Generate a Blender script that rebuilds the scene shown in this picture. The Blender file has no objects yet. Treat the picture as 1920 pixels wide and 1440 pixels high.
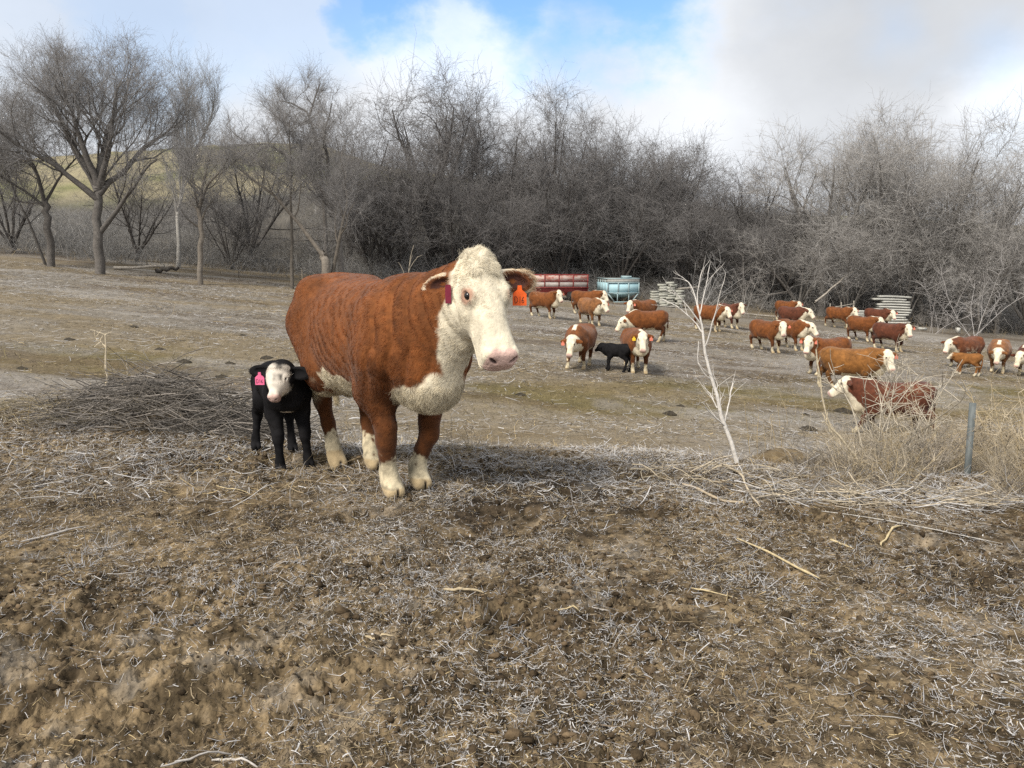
import bpy, math, random
import numpy as np
from mathutils import Vector, Matrix

S = bpy.context.scene
COL = S.collection
R = math.radians
rng = np.random.default_rng(7)
random.seed(7)

# ------------------------------------------------------------------ camera
PITCH = R(8.79)
CAM_Z = 1.45
FPX = 1442.0                                   # focal length in pixels of the 1920 px wide photograph
cam_d = bpy.data.cameras.new('camera')
cam_d.sensor_width = 36.0
cam_d.lens = FPX / 1920 * 36.0
cam_d.clip_start = 0.05
cam_d.clip_end = 3000
cam = bpy.data.objects.new('camera', cam_d)
COL.objects.link(cam)
cam.location = (0, 0, CAM_Z)
cam.rotation_euler = (R(90) - PITCH, 0, 0)
S.camera = cam

# ------------------------------------------------------------------ sky, sun, exposure
SUN_EL, SUN_AZ = R(45), R(-142)                # azimuth from +Y towards +X: behind the camera, to the left
world = bpy.data.worlds.new('World')
S.world = world
world.use_nodes = True


def build_world():
    nt = world.node_tree
    nt.nodes.clear()
    N, L = nt.nodes.new, nt.links.new
    out = N('ShaderNodeOutputWorld')
    bg = N('ShaderNodeBackground')
    bg.inputs['Strength'].default_value = 0.081
    sky = N('ShaderNodeTexSky')
    sky.sky_type = 'NISHITA'
    sky.sun_disc = False
    sky.sun_elevation = SUN_EL
    sky.sun_rotation = SUN_AZ
    sky.air_density = 1.0
    sky.dust_density = 0.6
    sky.ozone_density = 2.0
    tc = N('ShaderNodeTexCoord')
    d = tc.outputs['Generated']

    def math_n(op, a, b=None, c=None, clamp=False):
        n = N('ShaderNodeMath')
        n.operation = op
        n.use_clamp = clamp
        for i, v in enumerate((a, b, c)):
            if v is None:
                continue
            if isinstance(v, (int, float)):
                n.inputs[i].default_value = v
            else:
                L(v, n.inputs[i])
        return n.outputs[0]

    def noise(scale, detail=6, rough=0.55, vec=None, stretch=(1, 1, 1), off=(0, 0, 0), dist=0.0):
        mp = N('ShaderNodeMapping')
        mp.inputs['Scale'].default_value = stretch
        mp.inputs['Location'].default_value = off
        L(vec or d, mp.inputs['Vector'])
        n = N('ShaderNodeTexNoise')
        n.inputs['Scale'].default_value = scale
        n.inputs['Detail'].default_value = detail
        n.inputs['Roughness'].default_value = rough
        n.inputs['Distortion'].default_value = dist
        L(mp.outputs[0], n.inputs['Vector'])
        return n

    # ragged cloud edges: the direction is warped by noise before the openings are measured
    wn = noise(5.5, 7, 0.6, stretch=(1, 1, 1.5))
    sub = N('ShaderNodeVectorMath'); sub.operation = 'SUBTRACT'
    L(wn.outputs['Color'], sub.inputs[0]); sub.inputs[1].default_value = (0.5, 0.5, 0.5)
    scl = N('ShaderNodeVectorMath'); scl.operation = 'SCALE'
    L(sub.outputs[0], scl.inputs[0]); scl.inputs['Scale'].default_value = 0.20
    add = N('ShaderNodeVectorMath'); add.operation = 'ADD'
    L(d, add.inputs[0]); L(scl.outputs[0], add.inputs[1])
    warped = add.outputs[0]

    def direction(px, py):
        a = Vector(((px - 960) / FPX, 1.0, -(py - 720) / FPX))
        c, s = math.cos(PITCH), math.sin(PITCH)
        return Vector((a.x, a.y * c + a.z * s, -a.y * s + a.z * c)).normalized()

    holes = [(1180, 15, 130, 1.0), (1130, -70, 190, 1.0), (960, -40, 130, 1.0), (760, -60, 120, 1.0), (680, -30, 90, .9),
             (240, 60, 150, .42), (350, 20, 190, .36), (520, -30, 170, .38), (60, -10, 170, .22),
             (1185, 85, 60, .5), (900, -330, 330, .9), (1500, -420, 260, .5)]
    blue = None
    for px, py, rad, amt in holes:
        v = direction(px, py)
        dist = N('ShaderNodeVectorMath'); dist.operation = 'DISTANCE'
        L(warped, dist.inputs[0]); dist.inputs[1].default_value = v
        mr = N('ShaderNodeMapRange'); mr.interpolation_type = 'SMOOTHSTEP'
        L(dist.outputs['Value'], mr.inputs['Value'])
        r0 = rad / FPX
        mr.inputs['From Min'].default_value = r0 * 1.3
        mr.inputs['From Max'].default_value = r0 * 0.45
        mr.inputs['To Min'].default_value = 0
        mr.inputs['To Max'].default_value = amt
        blue = mr.outputs[0] if blue is None else math_n('MAXIMUM', blue, mr.outputs[0])
    # thin openings elsewhere in the sky dome
    gen = noise(2.3, 5, 0.5, off=(3.1, 1.7, 0.4))
    gm = N('ShaderNodeMapRange'); gm.interpolation_type = 'SMOOTHSTEP'
    L(gen.outputs['Fac'], gm.inputs['Value'])
    gm.inputs['From Min'].default_value = 0.60
    gm.inputs['From Max'].default_value = 0.78
    gm.inputs['To Max'].default_value = 0.5
    blue = math_n('MAXIMUM', blue, gm.outputs[0])
    # cloud brightness: broad soft greys plus billows, brighter low in the sky and in a few bright banks
    b1 = noise(2.6, 6, 0.5, stretch=(1, 1, 1.8), off=(0.7, 0, 0.2))
    b2 = noise(9.0, 6, 0.55, stretch=(1, 1, 1.4), off=(2.2, 0.4, 0))
    lum = math_n('ADD', math_n('MULTIPLY', b1.outputs['Fac'], 2.6), math_n('MULTIPLY', b2.outputs['Fac'], 1.1))
    lum = math_n('ADD', lum, 5.35)
    for px, py, rad, amt in [(840, 70, 150, 1.7), (760, 40, 60, .6), (960, 60, 90, .8), (1280, 215, 120, 1.2), (1900, 170, 90, 2.2),
                             (1240, 60, 70, .5), (1300, 20, 70, .6), (600, 130, 190, .5), (1750, 20, 260, -1.0),
                             (1600, 110, 230, -.45), (150, 90, 200, -.7), (1060, 100, 60, -.4)]:
        v = direction(px, py)
        dist = N('ShaderNodeVectorMath'); dist.operation = 'DISTANCE'
        L(warped, dist.inputs[0]); dist.inputs[1].default_value = v
        mr = N('ShaderNodeMapRange'); mr.interpolation_type = 'SMOOTHSTEP'
        L(dist.outputs['Value'], mr.inputs['Value'])
        mr.inputs['From Min'].default_value = rad / FPX * 1.5
        mr.inputs['From Max'].default_value = 0
        mr.inputs['To Max'].default_value = amt
        lum = math_n('ADD', lum, mr.outputs[0])
    cc = N('ShaderNodeCombineColor')
    L(math_n('MULTIPLY', lum, 0.955), cc.inputs[0])
    L(math_n('MULTIPLY', lum, 0.985), cc.inputs[1])
    L(math_n('MULTIPLY', lum, 1.03), cc.inputs[2])
    # blue of the openings: the Nishita sky itself
    gain = N('ShaderNodeVectorMath'); gain.operation = 'MULTIPLY'
    L(sky.outputs[0], gain.inputs[0]); gain.inputs[1].default_value = (1.45, 1.7, 1.85)
    mix = N('ShaderNodeMix'); mix.data_type = 'RGBA'
    L(blue, mix.inputs['Factor'])
    L(cc.outputs[0], mix.inputs['A'])
    L(gain.outputs[0], mix.inputs['B'])
    L(mix.outputs['Result'], bg.inputs['Color'])
    L(bg.outputs[0], out.inputs['Surface'])


build_world()
sun_d = bpy.data.lights.new('sun', 'SUN')
sun_d.energy = 3.0
sun_d.angle = R(16.0)
sun_d.color = (1.0, 0.93, 0.82)
sun = bpy.data.objects.new('sun', sun_d)
COL.objects.link(sun)
sd = Vector((math.sin(SUN_AZ) * math.cos(SUN_EL), math.cos(SUN_AZ) * math.cos(SUN_EL), math.sin(SUN_EL)))
sun.rotation_euler = sd.to_track_quat('Z', 'Y').to_euler()

S.view_settings.view_transform = 'Standard'
S.view_settings.look = 'None'
S.view_settings.exposure = 0.62
S.view_settings.gamma = 1.0
S.view_settings.use_curve_mapping = False
S.cycles.max_bounces = 5
S.cycles.diffuse_bounces = 3
S.cycles.transparent_max_bounces = 8
S.cycles.use_denoising = False
S.cycles_curves.shape = 'RIBBONS'


# ------------------------------------------------------------------ small helpers
def tag(o, label=None, cat=None, group=None, kind=None):
    if label: o['label'] = label
    if cat: o['category'] = cat
    if group: o['group'] = group
    if kind: o['kind'] = kind
    return o


def smooth(a, b, x):
    t = np.clip((x - a) / (b - a), 0, 1)
    return t * t * (3 - 2 * t)


np.seterr(over='ignore')


def _hash(ix, iy, iz, seed):
    h = (ix.astype(np.int64) * 374761393 + iy.astype(np.int64) * 668265263 + iz.astype(np.int64) * 2147483647 + seed * 1274126177) & 0xFFFFFFFF
    h = ((h ^ (h >> 13)) * 1274126177) & 0xFFFFFFFF
    h = ((h ^ (h >> 15)) * 2246822519) & 0xFFFFFFFF
    return ((h ^ (h >> 16)) & 0xFFFFFF) / float(0xFFFFFF)


def vnoise(x, y, z=None, seed=0):
    """value noise in 0..1"""
    x = np.asarray(x, float); y = np.asarray(y, float)
    fx, fy = np.floor(x), np.floor(y)
    tx, ty = x - fx, y - fy
    tx = tx * tx * (3 - 2 * tx); ty = ty * ty * (3 - 2 * ty)
    if z is None:
        k = np.zeros_like(fx)
        a = _hash(fx, fy, k, seed) * (1 - tx) + _hash(fx + 1, fy, k, seed) * tx
        b = _hash(fx, fy + 1, k, seed) * (1 - tx) + _hash(fx + 1, fy + 1, k, seed) * tx
        return a * (1 - ty) + b * ty
    z = np.asarray(z, float)
    fz = np.floor(z); tz = z - fz; tz = tz * tz * (3 - 2 * tz)
    r = []
    for dz in (0, 1):
        a = _hash(fx, fy, fz + dz, seed) * (1 - tx) + _hash(fx + 1, fy, fz + dz, seed) * tx
        b = _hash(fx, fy + 1, fz + dz, seed) * (1 - tx) + _hash(fx + 1, fy + 1, fz + dz, seed) * tx
        r.append(a * (1 - ty) + b * ty)
    return r[0] * (1 - tz) + r[1] * tz


def fbm(x, y, z=None, oct=4, seed=0, gain=0.5):
    t, a, s = 0, 1.0, 0
    for o in range(oct):
        f = 2.0 ** o
        t = t + a * vnoise(x * f + 17.3 * o, y * f - 9.1 * o, None if z is None else z * f + 3.7 * o, seed + o)
        s += a
        a *= gain
    return t / s


def mesh_np(name, verts, faces, material=None, parent=None, cols=None, smooth_shade=True, link=True):
    """faces: (F,4) or (F,3) int array"""
    me = bpy.data.meshes.new(name)
    verts = np.ascontiguousarray(verts, dtype=np.float32)
    faces = np.ascontiguousarray(faces, dtype=np.int32)
    k = faces.shape[1]
    me.vertices.add(len(verts)); me.vertices.foreach_set('co', verts.ravel())
    me.loops.add(faces.size); me.loops.foreach_set('vertex_index', faces.ravel())
    me.polygons.add(len(faces))
    me.polygons.foreach_set('loop_start', np.arange(0, faces.size, k, dtype=np.int32))
    me.polygons.foreach_set('loop_total', np.full(len(faces), k, dtype=np.int32))
    me.update(calc_edges=True)
    if smooth_shade:
        me.polygons.foreach_set('use_smooth', np.ones(len(faces), dtype=bool))
    if cols is not None:
        a = me.color_attributes.new('col', 'FLOAT_COLOR', 'POINT')
        c = np.ones((len(verts), 4), dtype=np.float32); c[:, :3] = cols
        a.data.foreach_set('color', c.ravel())
    if material: me.materials.append(material)
    o = bpy.data.objects.new(name, me)
    if link: COL.objects.link(o)
    if parent: o.parent = parent
    return o


def curves_np(name, pts, radius, cols, material, parent=None):
    """pts (N,K,3), radius (N,K), cols (N,3): one hair-curves object"""
    n, k = pts.shape[:2]
    cu = bpy.data.hair_curves.new(name)
    cu.add_curves([k] * n)
    cu.attributes['position'].data.foreach_set('vector', np.ascontiguousarray(pts, dtype=np.float32).ravel())
    ra = cu.attributes.get('radius') or cu.attributes.new('radius', 'FLOAT', 'POINT')
    ra.data.foreach_set('value', np.ascontiguousarray(radius, dtype=np.float32).ravel())
    ca = cu.attributes.new('col', 'FLOAT_COLOR', 'CURVE')
    c = np.ones((n, 4), dtype=np.float32); c[:, :3] = cols
    ca.data.foreach_set('color', c.ravel())
    cu.materials.append(material)
    o = bpy.data.objects.new(name, cu)
    COL.objects.link(o)
    if parent: o.parent = parent
    return o


def tubes(lines, radii, sides=5):
    """lines (N,K,3), radii (N,K): open tapered tubes -> verts, faces, index of the strand of every vertex"""
    n, k = lines.shape[:2]
    t = np.empty_like(lines)
    t[:, 1:-1] = lines[:, 2:] - lines[:, :-2]
    t[:, 0] = lines[:, 1] - lines[:, 0]
    t[:, -1] = lines[:, -1] - lines[:, -2]
    t /= np.linalg.norm(t, axis=2, keepdims=True) + 1e-9
    ref = np.where(np.abs(t[..., 2:3]) > 0.85, np.array([1.0, 0, 0]), np.array([0, 0, 1.0]))
    # a steady reference for the whole strand keeps the rings from twisting
    ref = np.repeat(ref[:, :1], k, axis=1)
    a = np.cross(t, ref); a /= np.linalg.norm(a, axis=2, keepdims=True) + 1e-9
    b = np.cross(t, a)
    ang = np.arange(sides) / sides * 2 * math.pi
    ring = a[:, :, None, :] * np.cos(ang)[None, None, :, None] + b[:, :, None, :] * np.sin(ang)[None, None, :, None]
    v = lines[:, :, None, :] + ring * radii[:, :, None, None]
    base = (np.arange(n) * k * sides)[:, None, None] + (np.arange(k - 1) * sides)[None, :, None]
    j = np.arange(sides)[None, None, :]; j2 = (np.arange(sides) + 1)[None, None, :] % sides
    f = np.stack([base + j, base + j2, base + sides + j2, base + sides + j], axis=-1).reshape(-1, 4)
    return v.reshape(-1, 3), f, np.repeat(np.arange(n), k * sides)


def ribbons(lines, widths, side):
    """lines (N,K,3), widths (N,K), side (N,3): flat blades"""
    n, k = lines.shape[:2]
    v = np.stack([lines - side[:, None, :] * widths[..., None], lines + side[:, None, :] * widths[..., None]], axis=2)
    base = (np.arange(n) * k * 2)[:, None] + (np.arange(k - 1) * 2)[None, :]
    f = np.stack([base, base + 1, base + 3, base + 2], axis=-1).reshape(-1, 4)
    return v.reshape(-1, 3), f, np.repeat(np.arange(n), k * 2)


class Geo:
    """collects boxes, tubes and loose shapes for ONE mesh"""
    def __init__(s): s.v, s.f, s.n = [], [], 0

    def add(s, v, f):
        f = np.asarray(f)
        if f.shape[1] == 3:
            f = np.concatenate([f, f[:, 2:3]], axis=1)
        s.v.append(np.asarray(v, float)); s.f.append(f + s.n); s.n += len(v)

    def box(s, c, size, rot=None, jit=0.0, taper=1.0):
        """rot: 3x3; taper scales the lower face in x and y"""
        q = np.array([[x, y, z] for z in (-.5, .5) for y in (-.5, .5) for x in (-.5, .5)], float)
        q[:4, :2] *= taper
        q = q * np.array(size)
        if jit: q = q + rng.normal(0, jit, q.shape)
        if rot is not None: q = q @ np.array(rot).T
        s.add(q + np.array(c), [[0, 2, 3, 1], [4, 5, 7, 6], [0, 1, 5, 4], [2, 6, 7, 3], [0, 4, 6, 2], [1, 3, 7, 5]])

    def bar(s, p, q, r, r2=None, sides=6):
        p, q = np.array(p, float), np.array(q, float)
        r2 = r if r2 is None else r2
        v, f, _ = tubes(np.stack([p, q])[None], np.array([[r, r2]]), sides)
        s.add(v, f)
        c1, c2 = s.n, s.n + 1
        s.v.append(np.stack([p, q])); s.n += 2
        j = np.arange(sides); j2 = (j + 1) % sides
        b = c1 - 2 * sides
        s.f.append(np.stack([b + j2, b + j, np.full(sides, c1), np.full(sides, c1)], -1))
        s.f.append(np.stack([b + sides + j, b + sides + j2, np.full(sides, c2), np.full(sides, c2)], -1))

    def line(s, pts, rad, sides=6):
        v, f, _ = tubes(np.array(pts, float)[None], np.array(rad, float)[None], sides)
        s.add(v, f)

    def build(s, name, material, parent=None, cols=None, smooth_shade=False):
        v = np.concatenate(s.v); f = np.concatenate(s.f)
        tri = f[:, 2] == f[:, 3]
        o = None
        me = bpy.data.meshes.new(name)
        lens = np.where(tri, 3, 4).astype(np.int32)
        loops = np.concatenate([r[:n] for r, n in zip(f, lens)]).astype(np.int32) if tri.any() else f.ravel().astype(np.int32)
        me.vertices.add(len(v)); me.vertices.foreach_set('co', v.astype(np.float32).ravel())
        me.loops.add(len(loops)); me.loops.foreach_set('vertex_index', loops)
        me.polygons.add(len(f))
        me.polygons.foreach_set('loop_start', np.concatenate([[0], np.cumsum(lens)[:-1]]).astype(np.int32))
        me.polygons.foreach_set('loop_total', lens)
        me.update(calc_edges=True)
        if smooth_shade: me.polygons.foreach_set('use_smooth', np.ones(len(f), dtype=bool))
        if cols is not None:
            a = me.color_attributes.new('col', 'FLOAT_COLOR', 'POINT')
            c = np.ones((len(v), 4), dtype=np.float32); c[:, :3] = cols
            a.data.foreach_set('color', c.ravel())
        me.materials.append(material)
        o = bpy.data.objects.new(name, me)
        COL.objects.link(o)
        if parent: o.parent = parent
        return o


def empty(name, loc, rz=0.0):
    o = bpy.data.objects.new(name, None)
    o.empty_display_size = 0.2
    COL.objects.link(o)
    o.location = loc
    o.rotation_euler = (0, 0, rz)
    return o


# ------------------------------------------------------------------ materials
def attr_mat(name, rough=0.9, spec=0.15, noise_scale=None, noise_amt=0.3, bump=None, bump_dist=0.01, sheen=0.0, coord='Object'):
    """colour from the object's own 'col' attribute, broken up by noise"""
    m = bpy.data.materials.new(name)
    m.use_nodes = True
    nt = m.node_tree
    p = nt.nodes['Principled BSDF']
    p.inputs['Roughness'].default_value = rough
    p.inputs['Specular IOR Level'].default_value = spec
    if sheen:
        p.inputs['Sheen Weight'].default_value = sheen
        p.inputs['Sheen Roughness'].default_value = 0.5
    a = nt.nodes.new('ShaderNodeAttribute'); a.attribute_name = 'col'
    c = a.outputs['Color']
    if noise_scale:
        tc = nt.nodes.new('ShaderNodeTexCoord')
        n = nt.nodes.new('ShaderNodeTexNoise')
        n.inputs['Scale'].default_value = noise_scale
        n.inputs['Detail'].default_value = 6
        n.inputs['Roughness'].default_value = 0.65
        nt.links.new(tc.outputs[coord], n.inputs['Vector'])
        mr = nt.nodes.new('ShaderNodeMapRange')
        nt.links.new(n.outputs['Fac'], mr.inputs['Value'])
        mr.inputs['From Min'].default_value = 0.25
        mr.inputs['From Max'].default_value = 0.75
        mr.inputs['To Min'].default_value = 1 - noise_amt
        mr.inputs['To Max'].default_value = 1 + noise_amt
        mul = nt.nodes.new('ShaderNodeVectorMath'); mul.operation = 'MULTIPLY'
        nt.links.new(c, mul.inputs[0]); nt.links.new(mr.outputs[0], mul.inputs[1])
        c = mul.outputs[0]
        if bump:
            bn = nt.nodes.new('ShaderNodeTexNoise')
            bn.inputs['Scale'].default_value = bump
            bn.inputs['Detail'].default_value = 5
            nt.links.new(tc.outputs[coord], bn.inputs['Vector'])
            bp = nt.nodes.new('ShaderNodeBump')
            bp.inputs['Distance'].default_value = bump_dist
            bp.inputs['Strength'].default_value = 0.8
            nt.links.new(bn.outputs['Fac'], bp.inputs['Height'])
            nt.links.new(bp.outputs[0], p.inputs['Normal'])
    nt.links.new(c, p.inputs['Base Color'])
    return m


def paint_mat(name, c1, c2, scale=4.0, rough=0.7, metal=0.0, spec=0.3, stretch=(1, 1, 1), bump=0.0, lo=0.4, hi=0.6):
    """two colours mixed by object-space noise: wear, grain, stains"""
    m = bpy.data.materials.new(name)
    m.use_nodes = True
    nt = m.node_tree
    p = nt.nodes['Principled BSDF']
    p.inputs['Roughness'].default_value = rough
    p.inputs['Metallic'].default_value = metal
    p.inputs['Specular IOR Level'].default_value = spec
    tc = nt.nodes.new('ShaderNodeTexCoord')
    mp = nt.nodes.new('ShaderNodeMapping'); mp.inputs['Scale'].default_value = stretch
    nt.links.new(tc.outputs['Object'], mp.inputs['Vector'])
    n = nt.nodes.new('ShaderNodeTexNoise')
    n.inputs['Scale'].default_value = scale
    n.inputs['Detail'].default_value = 7
    n.inputs['Roughness'].default_value = 0.65
    nt.links.new(mp.outputs[0], n.inputs['Vector'])
    cr = nt.nodes.new('ShaderNodeValToRGB')
    cr.color_ramp.elements[0].position = lo; cr.color_ramp.elements[0].color = (*c1, 1)
    cr.color_ramp.elements[1].position = hi; cr.color_ramp.elements[1].color = (*c2, 1)
    nt.links.new(n.outputs['Fac'], cr.inputs['Fac'])
    nt.links.new(cr.outputs['Color'], p.inputs['Base Color'])
    if bump:
        bp = nt.nodes.new('ShaderNodeBump'); bp.inputs['Distance'].default_value = bump
        nt.links.new(n.outputs['Fac'], bp.inputs['Height'])
        nt.links.new(bp.outputs[0], p.inputs['Normal'])
    return m
# ------------------------------------------------------------------ the lie of the land
EDGE_Y = 57.0


def ridge80(x):
    return np.interp(x, [-120, -60, -53, -36, -20, 0, 10, 19, 27, 35, 52, 90], [7.5, 6.5, 6.2, 6.2, 8.4, 9.6, 8.8, 7.9, 6.4, 4.9, 3.6, 3.0])


def ridge150(x):
    return np.interp(x, [-160, -100, -75, -48, -36, -27, -6, 6, 30, 60, 90, 140], [20, 20.5, 22.5, 24.5, 24, 20.5, 17.0, 11.0, 10.5, 11.0, 9.0, 8.0])


def gz(x, y):
    """ground height without its roughness"""
    x = np.asarray(x, float); y = np.asarray(y, float)
    xc = np.clip(x, -70, 70)
    plane = -2.41 + 0.035 * np.clip(y, 0, 75) - 0.085 * xc
    plane = plane + 0.25 * (fbm(x / 9, y / 9, seed=3, oct=3) - .5) * smooth(10, 18, y)
    near = -0.012 * np.maximum(y - 3.5, 0) - 0.03 * smooth(0, 6, x) * np.maximum(y - 3.0, 0) + 0.02 * np.clip(-x - 2, 0, 8)
    lip = 5.35 + 0.5 * (vnoise(x * .45, x * 0 + 4.2, seed=5) - .5) - 0.95 * smooth(0.9, 3.0, x) + 0.9 * smooth(-1.2, -3.4, x)
    s = smooth(0, 1, (y - lip) / (8.0 + 2.5 * smooth(1.0, 3.0, x)))
    z = near * (1 - s) + plane * s
    # low dirt mound on the left, cut earth bank on the right
    z = z + 0.22 * np.exp(-(((x + 4.2) / 1.1) ** 2 + ((y - 7.4) / 0.45) ** 2))
    z = z + 0.17 * np.exp(-(((x + 3.2) / .40) ** 2 + ((y - 7.0) / 0.35) ** 2))
    z = z + 0.22 * np.exp(-(((x + 5.1) / 1.9) ** 2 + ((y - 13.5) / 0.8) ** 2))
        # bank and far hill
    b80 = ridge80(x) ; b150 = ridge150(x)
    t1 = smooth(EDGE_Y, 82, y)
    z = z * (1 - t1) + np.maximum(b80, z) * t1
    t2 = np.clip((y - 82) / 68, 0, 1)
    z = np.where(y > 82, b80 * (1 - t2) + b150 * t2, z)
    z = z + (fbm(x / 7, y / 7, seed=11, oct=3) - .5) * 1.4 * smooth(EDGE_Y, 70, y)
    return z


def rough(x, y):
    """clods, hoof pits and ruts"""
    r = np.hypot(x, y)
    near = 1 - smooth(9, 16, r)
    churn = 0.35 + 0.65 * smooth(.42, .62, fbm(x * .7, y * .7, seed=21, oct=2))
    a = (fbm(x * 3.1, y * 3.1, seed=31, oct=3) - .5) * 0.05
    c = np.abs(fbm(x * 13, y * 13, seed=41, oct=4, gain=.6) - .5) * -0.11 + 0.015
    d = (fbm(x * 42, y * 42, seed=51, oct=3, gain=.65) - .5) * 0.034
    far = (fbm(x * 1.1, y * 1.1, seed=61, oct=4, gain=.6) - .5) * 0.12 * smooth(9, 18, r)
    pit = -0.05 * smooth(.66, .8, vnoise(x * 2.3, y * 2.3, seed=71)) * near
    # foreground rut
    rut = -0.07 * np.exp(-((y - 2.45 - .12 * np.sin(x * 1.3)) / .16) ** 2) * smooth(.2, -.6, x + .7 * vnoise(x * 3, y * 3, seed=81))
    return (a + (c + d) * churn) * near + far + pit + rut


def gfull(x, y):
    return gz(x, y) + rough(x, y)


def ray(px, py):
    a = np.array([(px - 960) / FPX, 1.0, -(py - 720) / FPX])
    c, s = math.cos(PITCH), math.sin(PITCH)
    return np.array([a[0], a[1] * c + a[2] * s, -a[1] * s + a[2] * c])


def at(px, py, Y):
    """the point seen at photo pixel (px, py) at ground distance Y"""
    d = ray(px, py)
    return Vector((d[0] / d[1] * Y, Y, CAM_Z + d[2] / d[1] * Y))


def on_ground(px, py, far=140.0):
    d = ray(px, py)
    Y = np.geomspace(1.5, far, 4000)
    x, z = d[0] / d[1] * Y, CAM_Z + d[2] / d[1] * Y
    below = z < gz(x, Y)
    i = int(np.argmax(below)) if below.any() else len(Y) - 1
    return Vector((x[i], Y[i], float(gz(x[i], Y[i]))))


def soil_colour(x, y):
    r = np.hypot(x, y)
    n1 = fbm(x * .8, y * .8, seed=101, oct=4)
    n2 = fbm(x * 6, y * 6, seed=111, oct=4, gain=.6)
    n3 = fbm(x * .23, y * .35, seed=121, oct=3)
    wet = np.array([.046, .034, .022]); dry = np.array([.155, .115, .067]); frost = np.array([.30, .285, .265])
    grey = np.array([.185, .165, .138]); olive = np.array([.128, .104, .050])
    k = smooth(.34, .64, .55 * n1 + .45 * n2)[..., None]
    c = wet * (1 - k) + dry * k
    n4 = fbm(x * 19, y * 19, seed=181, oct=3, gain=.6)
    c = c * (.5 + .95 * smooth(.3, .68, n4))[..., None]
    fk = (smooth(.52, .72, n2) * smooth(.42, .6, fbm(x * 1.7, y * 1.7, seed=131, oct=3)) * .22)[..., None]
    c = c * (1 - fk) + frost * fk
    far = smooth(7, 13, r)[..., None]
    g = grey * (.62 + .75 * n2[..., None])
    c = c * (1 - far) + g * far
    # olive grass bands across the pasture
    row = 497 + FPX * (CAM_Z - gz(x, y)) / np.maximum(y, 1)
    px = 960 + FPX * x / np.maximum(y, 1)
    band = smooth(706, 728, row + 22 * (n3 - .5) * 2) * (1 - smooth(775, 805, row)) * smooth(820, 900, px)
    band2 = smooth(628, 655, row + 30 * (n1 - .5)) * (1 - smooth(705, 730, row)) * (1 - smooth(330, 520, px))
    b = np.clip(band + .9 * band2, 0, 1) * (.25 + .75 * smooth(.3, .55, n1)) * smooth(8, 11, r) * (1 - smooth(40, 50, r))
    c = c * (1 - b[..., None]) + olive * (.65 + .7 * n2[..., None]) * b[..., None]
    # brown trodden strips further out
    tr = smooth(.55, .68, fbm(x * .12, y * .45, seed=141, oct=3)) * far[..., 0] * .6
    c = c * (1 - tr[..., None]) + np.array([.085, .062, .042]) * tr[..., None]
    pale = smooth(.52, .70, fbm(x * .16 + 7, y * .7, seed=161, oct=4)) * far[..., 0] * .55
    c = c * (1 - pale[..., None]) + np.array([.29, .27, .245]) * pale[..., None]
    warm = smooth(.50, .66, fbm(x * .10 + 3, y * .38, seed=171, oct=4)) * far[..., 0] * .6
    c = c * (1 - warm[..., None]) + np.array([.17, .13, .072]) * (.7 + .6 * n2[..., None]) * warm[..., None]
    mound = np.clip(np.exp(-(((x + 4.2) / 1.0) ** 2 + ((y - 7.2) / 0.4) ** 2)) + np.exp(-(((x + 3.2) / .42) ** 2 + ((y - 6.9) / 0.35) ** 2)), 0, 1)[..., None] * .8
    c = c * (1 - mound) + np.array([.062, .046, .030]) * (.4 + 1.1 * n2[..., None]) * mound  # dark dirt on the mound, with its shadows painted into the colour
    # the bank: leaf mould; the far hill: pale straw and green
    bank = smooth(EDGE_Y - 2, EDGE_Y + 5, y)[..., None]
    c = c * (1 - bank) + np.array([.105, .096, .083]) * (.5 + n2[..., None]) * bank
    hill = smooth(84, 100, y)[..., None]
    hk = smooth(.40, .6, fbm(x * .06, y * .09, seed=151, oct=4))[..., None]
    c = c * (1 - hill) + (np.array([.27, .235, .150]) * (1 - hk) + np.array([.165, .165, .078]) * hk) * (.75 + .5 * n1[..., None]) * hill
    return np.clip(c, 0.008, 1)


M_SOIL = attr_mat('soil', rough=0.95, spec=0.1, noise_scale=26.0, noise_amt=0.6, bump=70.0, bump_dist=0.012, coord='Object')


def build_ground():
    ys = np.concatenate([np.linspace(-6, 1.0, 8), np.geomspace(1.25, 9, 560), np.geomspace(9.04, 60, 420)[0:], np.geomspace(60.6, 420, 120)])
    fine = np.tan(np.linspace(-R(47), R(47), 1080))
    us = np.concatenate([np.linspace(-3.2, fine[0], 26)[:-1], fine, np.linspace(fine[-1], 3.2, 26)[1:]])
    Y, U = np.meshgrid(ys, us, indexing='ij')
    X = U * np.maximum(Y, 1.25) + np.where(Y < 1.25, 0, 0)
    Z = gfull(X, Y)
    c = soil_colour(X, Y)
    v = np.stack([X, Y, Z], -1).reshape(-1, 3)
    ny, nx = X.shape
    i = np.arange(ny * nx).reshape(ny, nx)
    f = np.stack([i[:-1, :-1], i[:-1, 1:], i[1:, 1:], i[1:, :-1]], -1).reshape(-1, 4)
    o = mesh_np('ground', v, f, M_SOIL, cols=c.reshape(-1, 3))
    tag(o, 'frosty brown pasture ground with churned dirt, rising to a wooded bank', 'ground', kind='structure')


build_ground()
# ------------------------------------------------------------------ cattle: one implicit body per animal, meshed as one surface
def smin(a, b, k):
    h = np.maximum(k - np.abs(a - b), 0) / k
    return np.minimum(a, b) - h * h * k * 0.25


def smax(a, b, k):
    return -smin(-a, -b, k)


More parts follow.
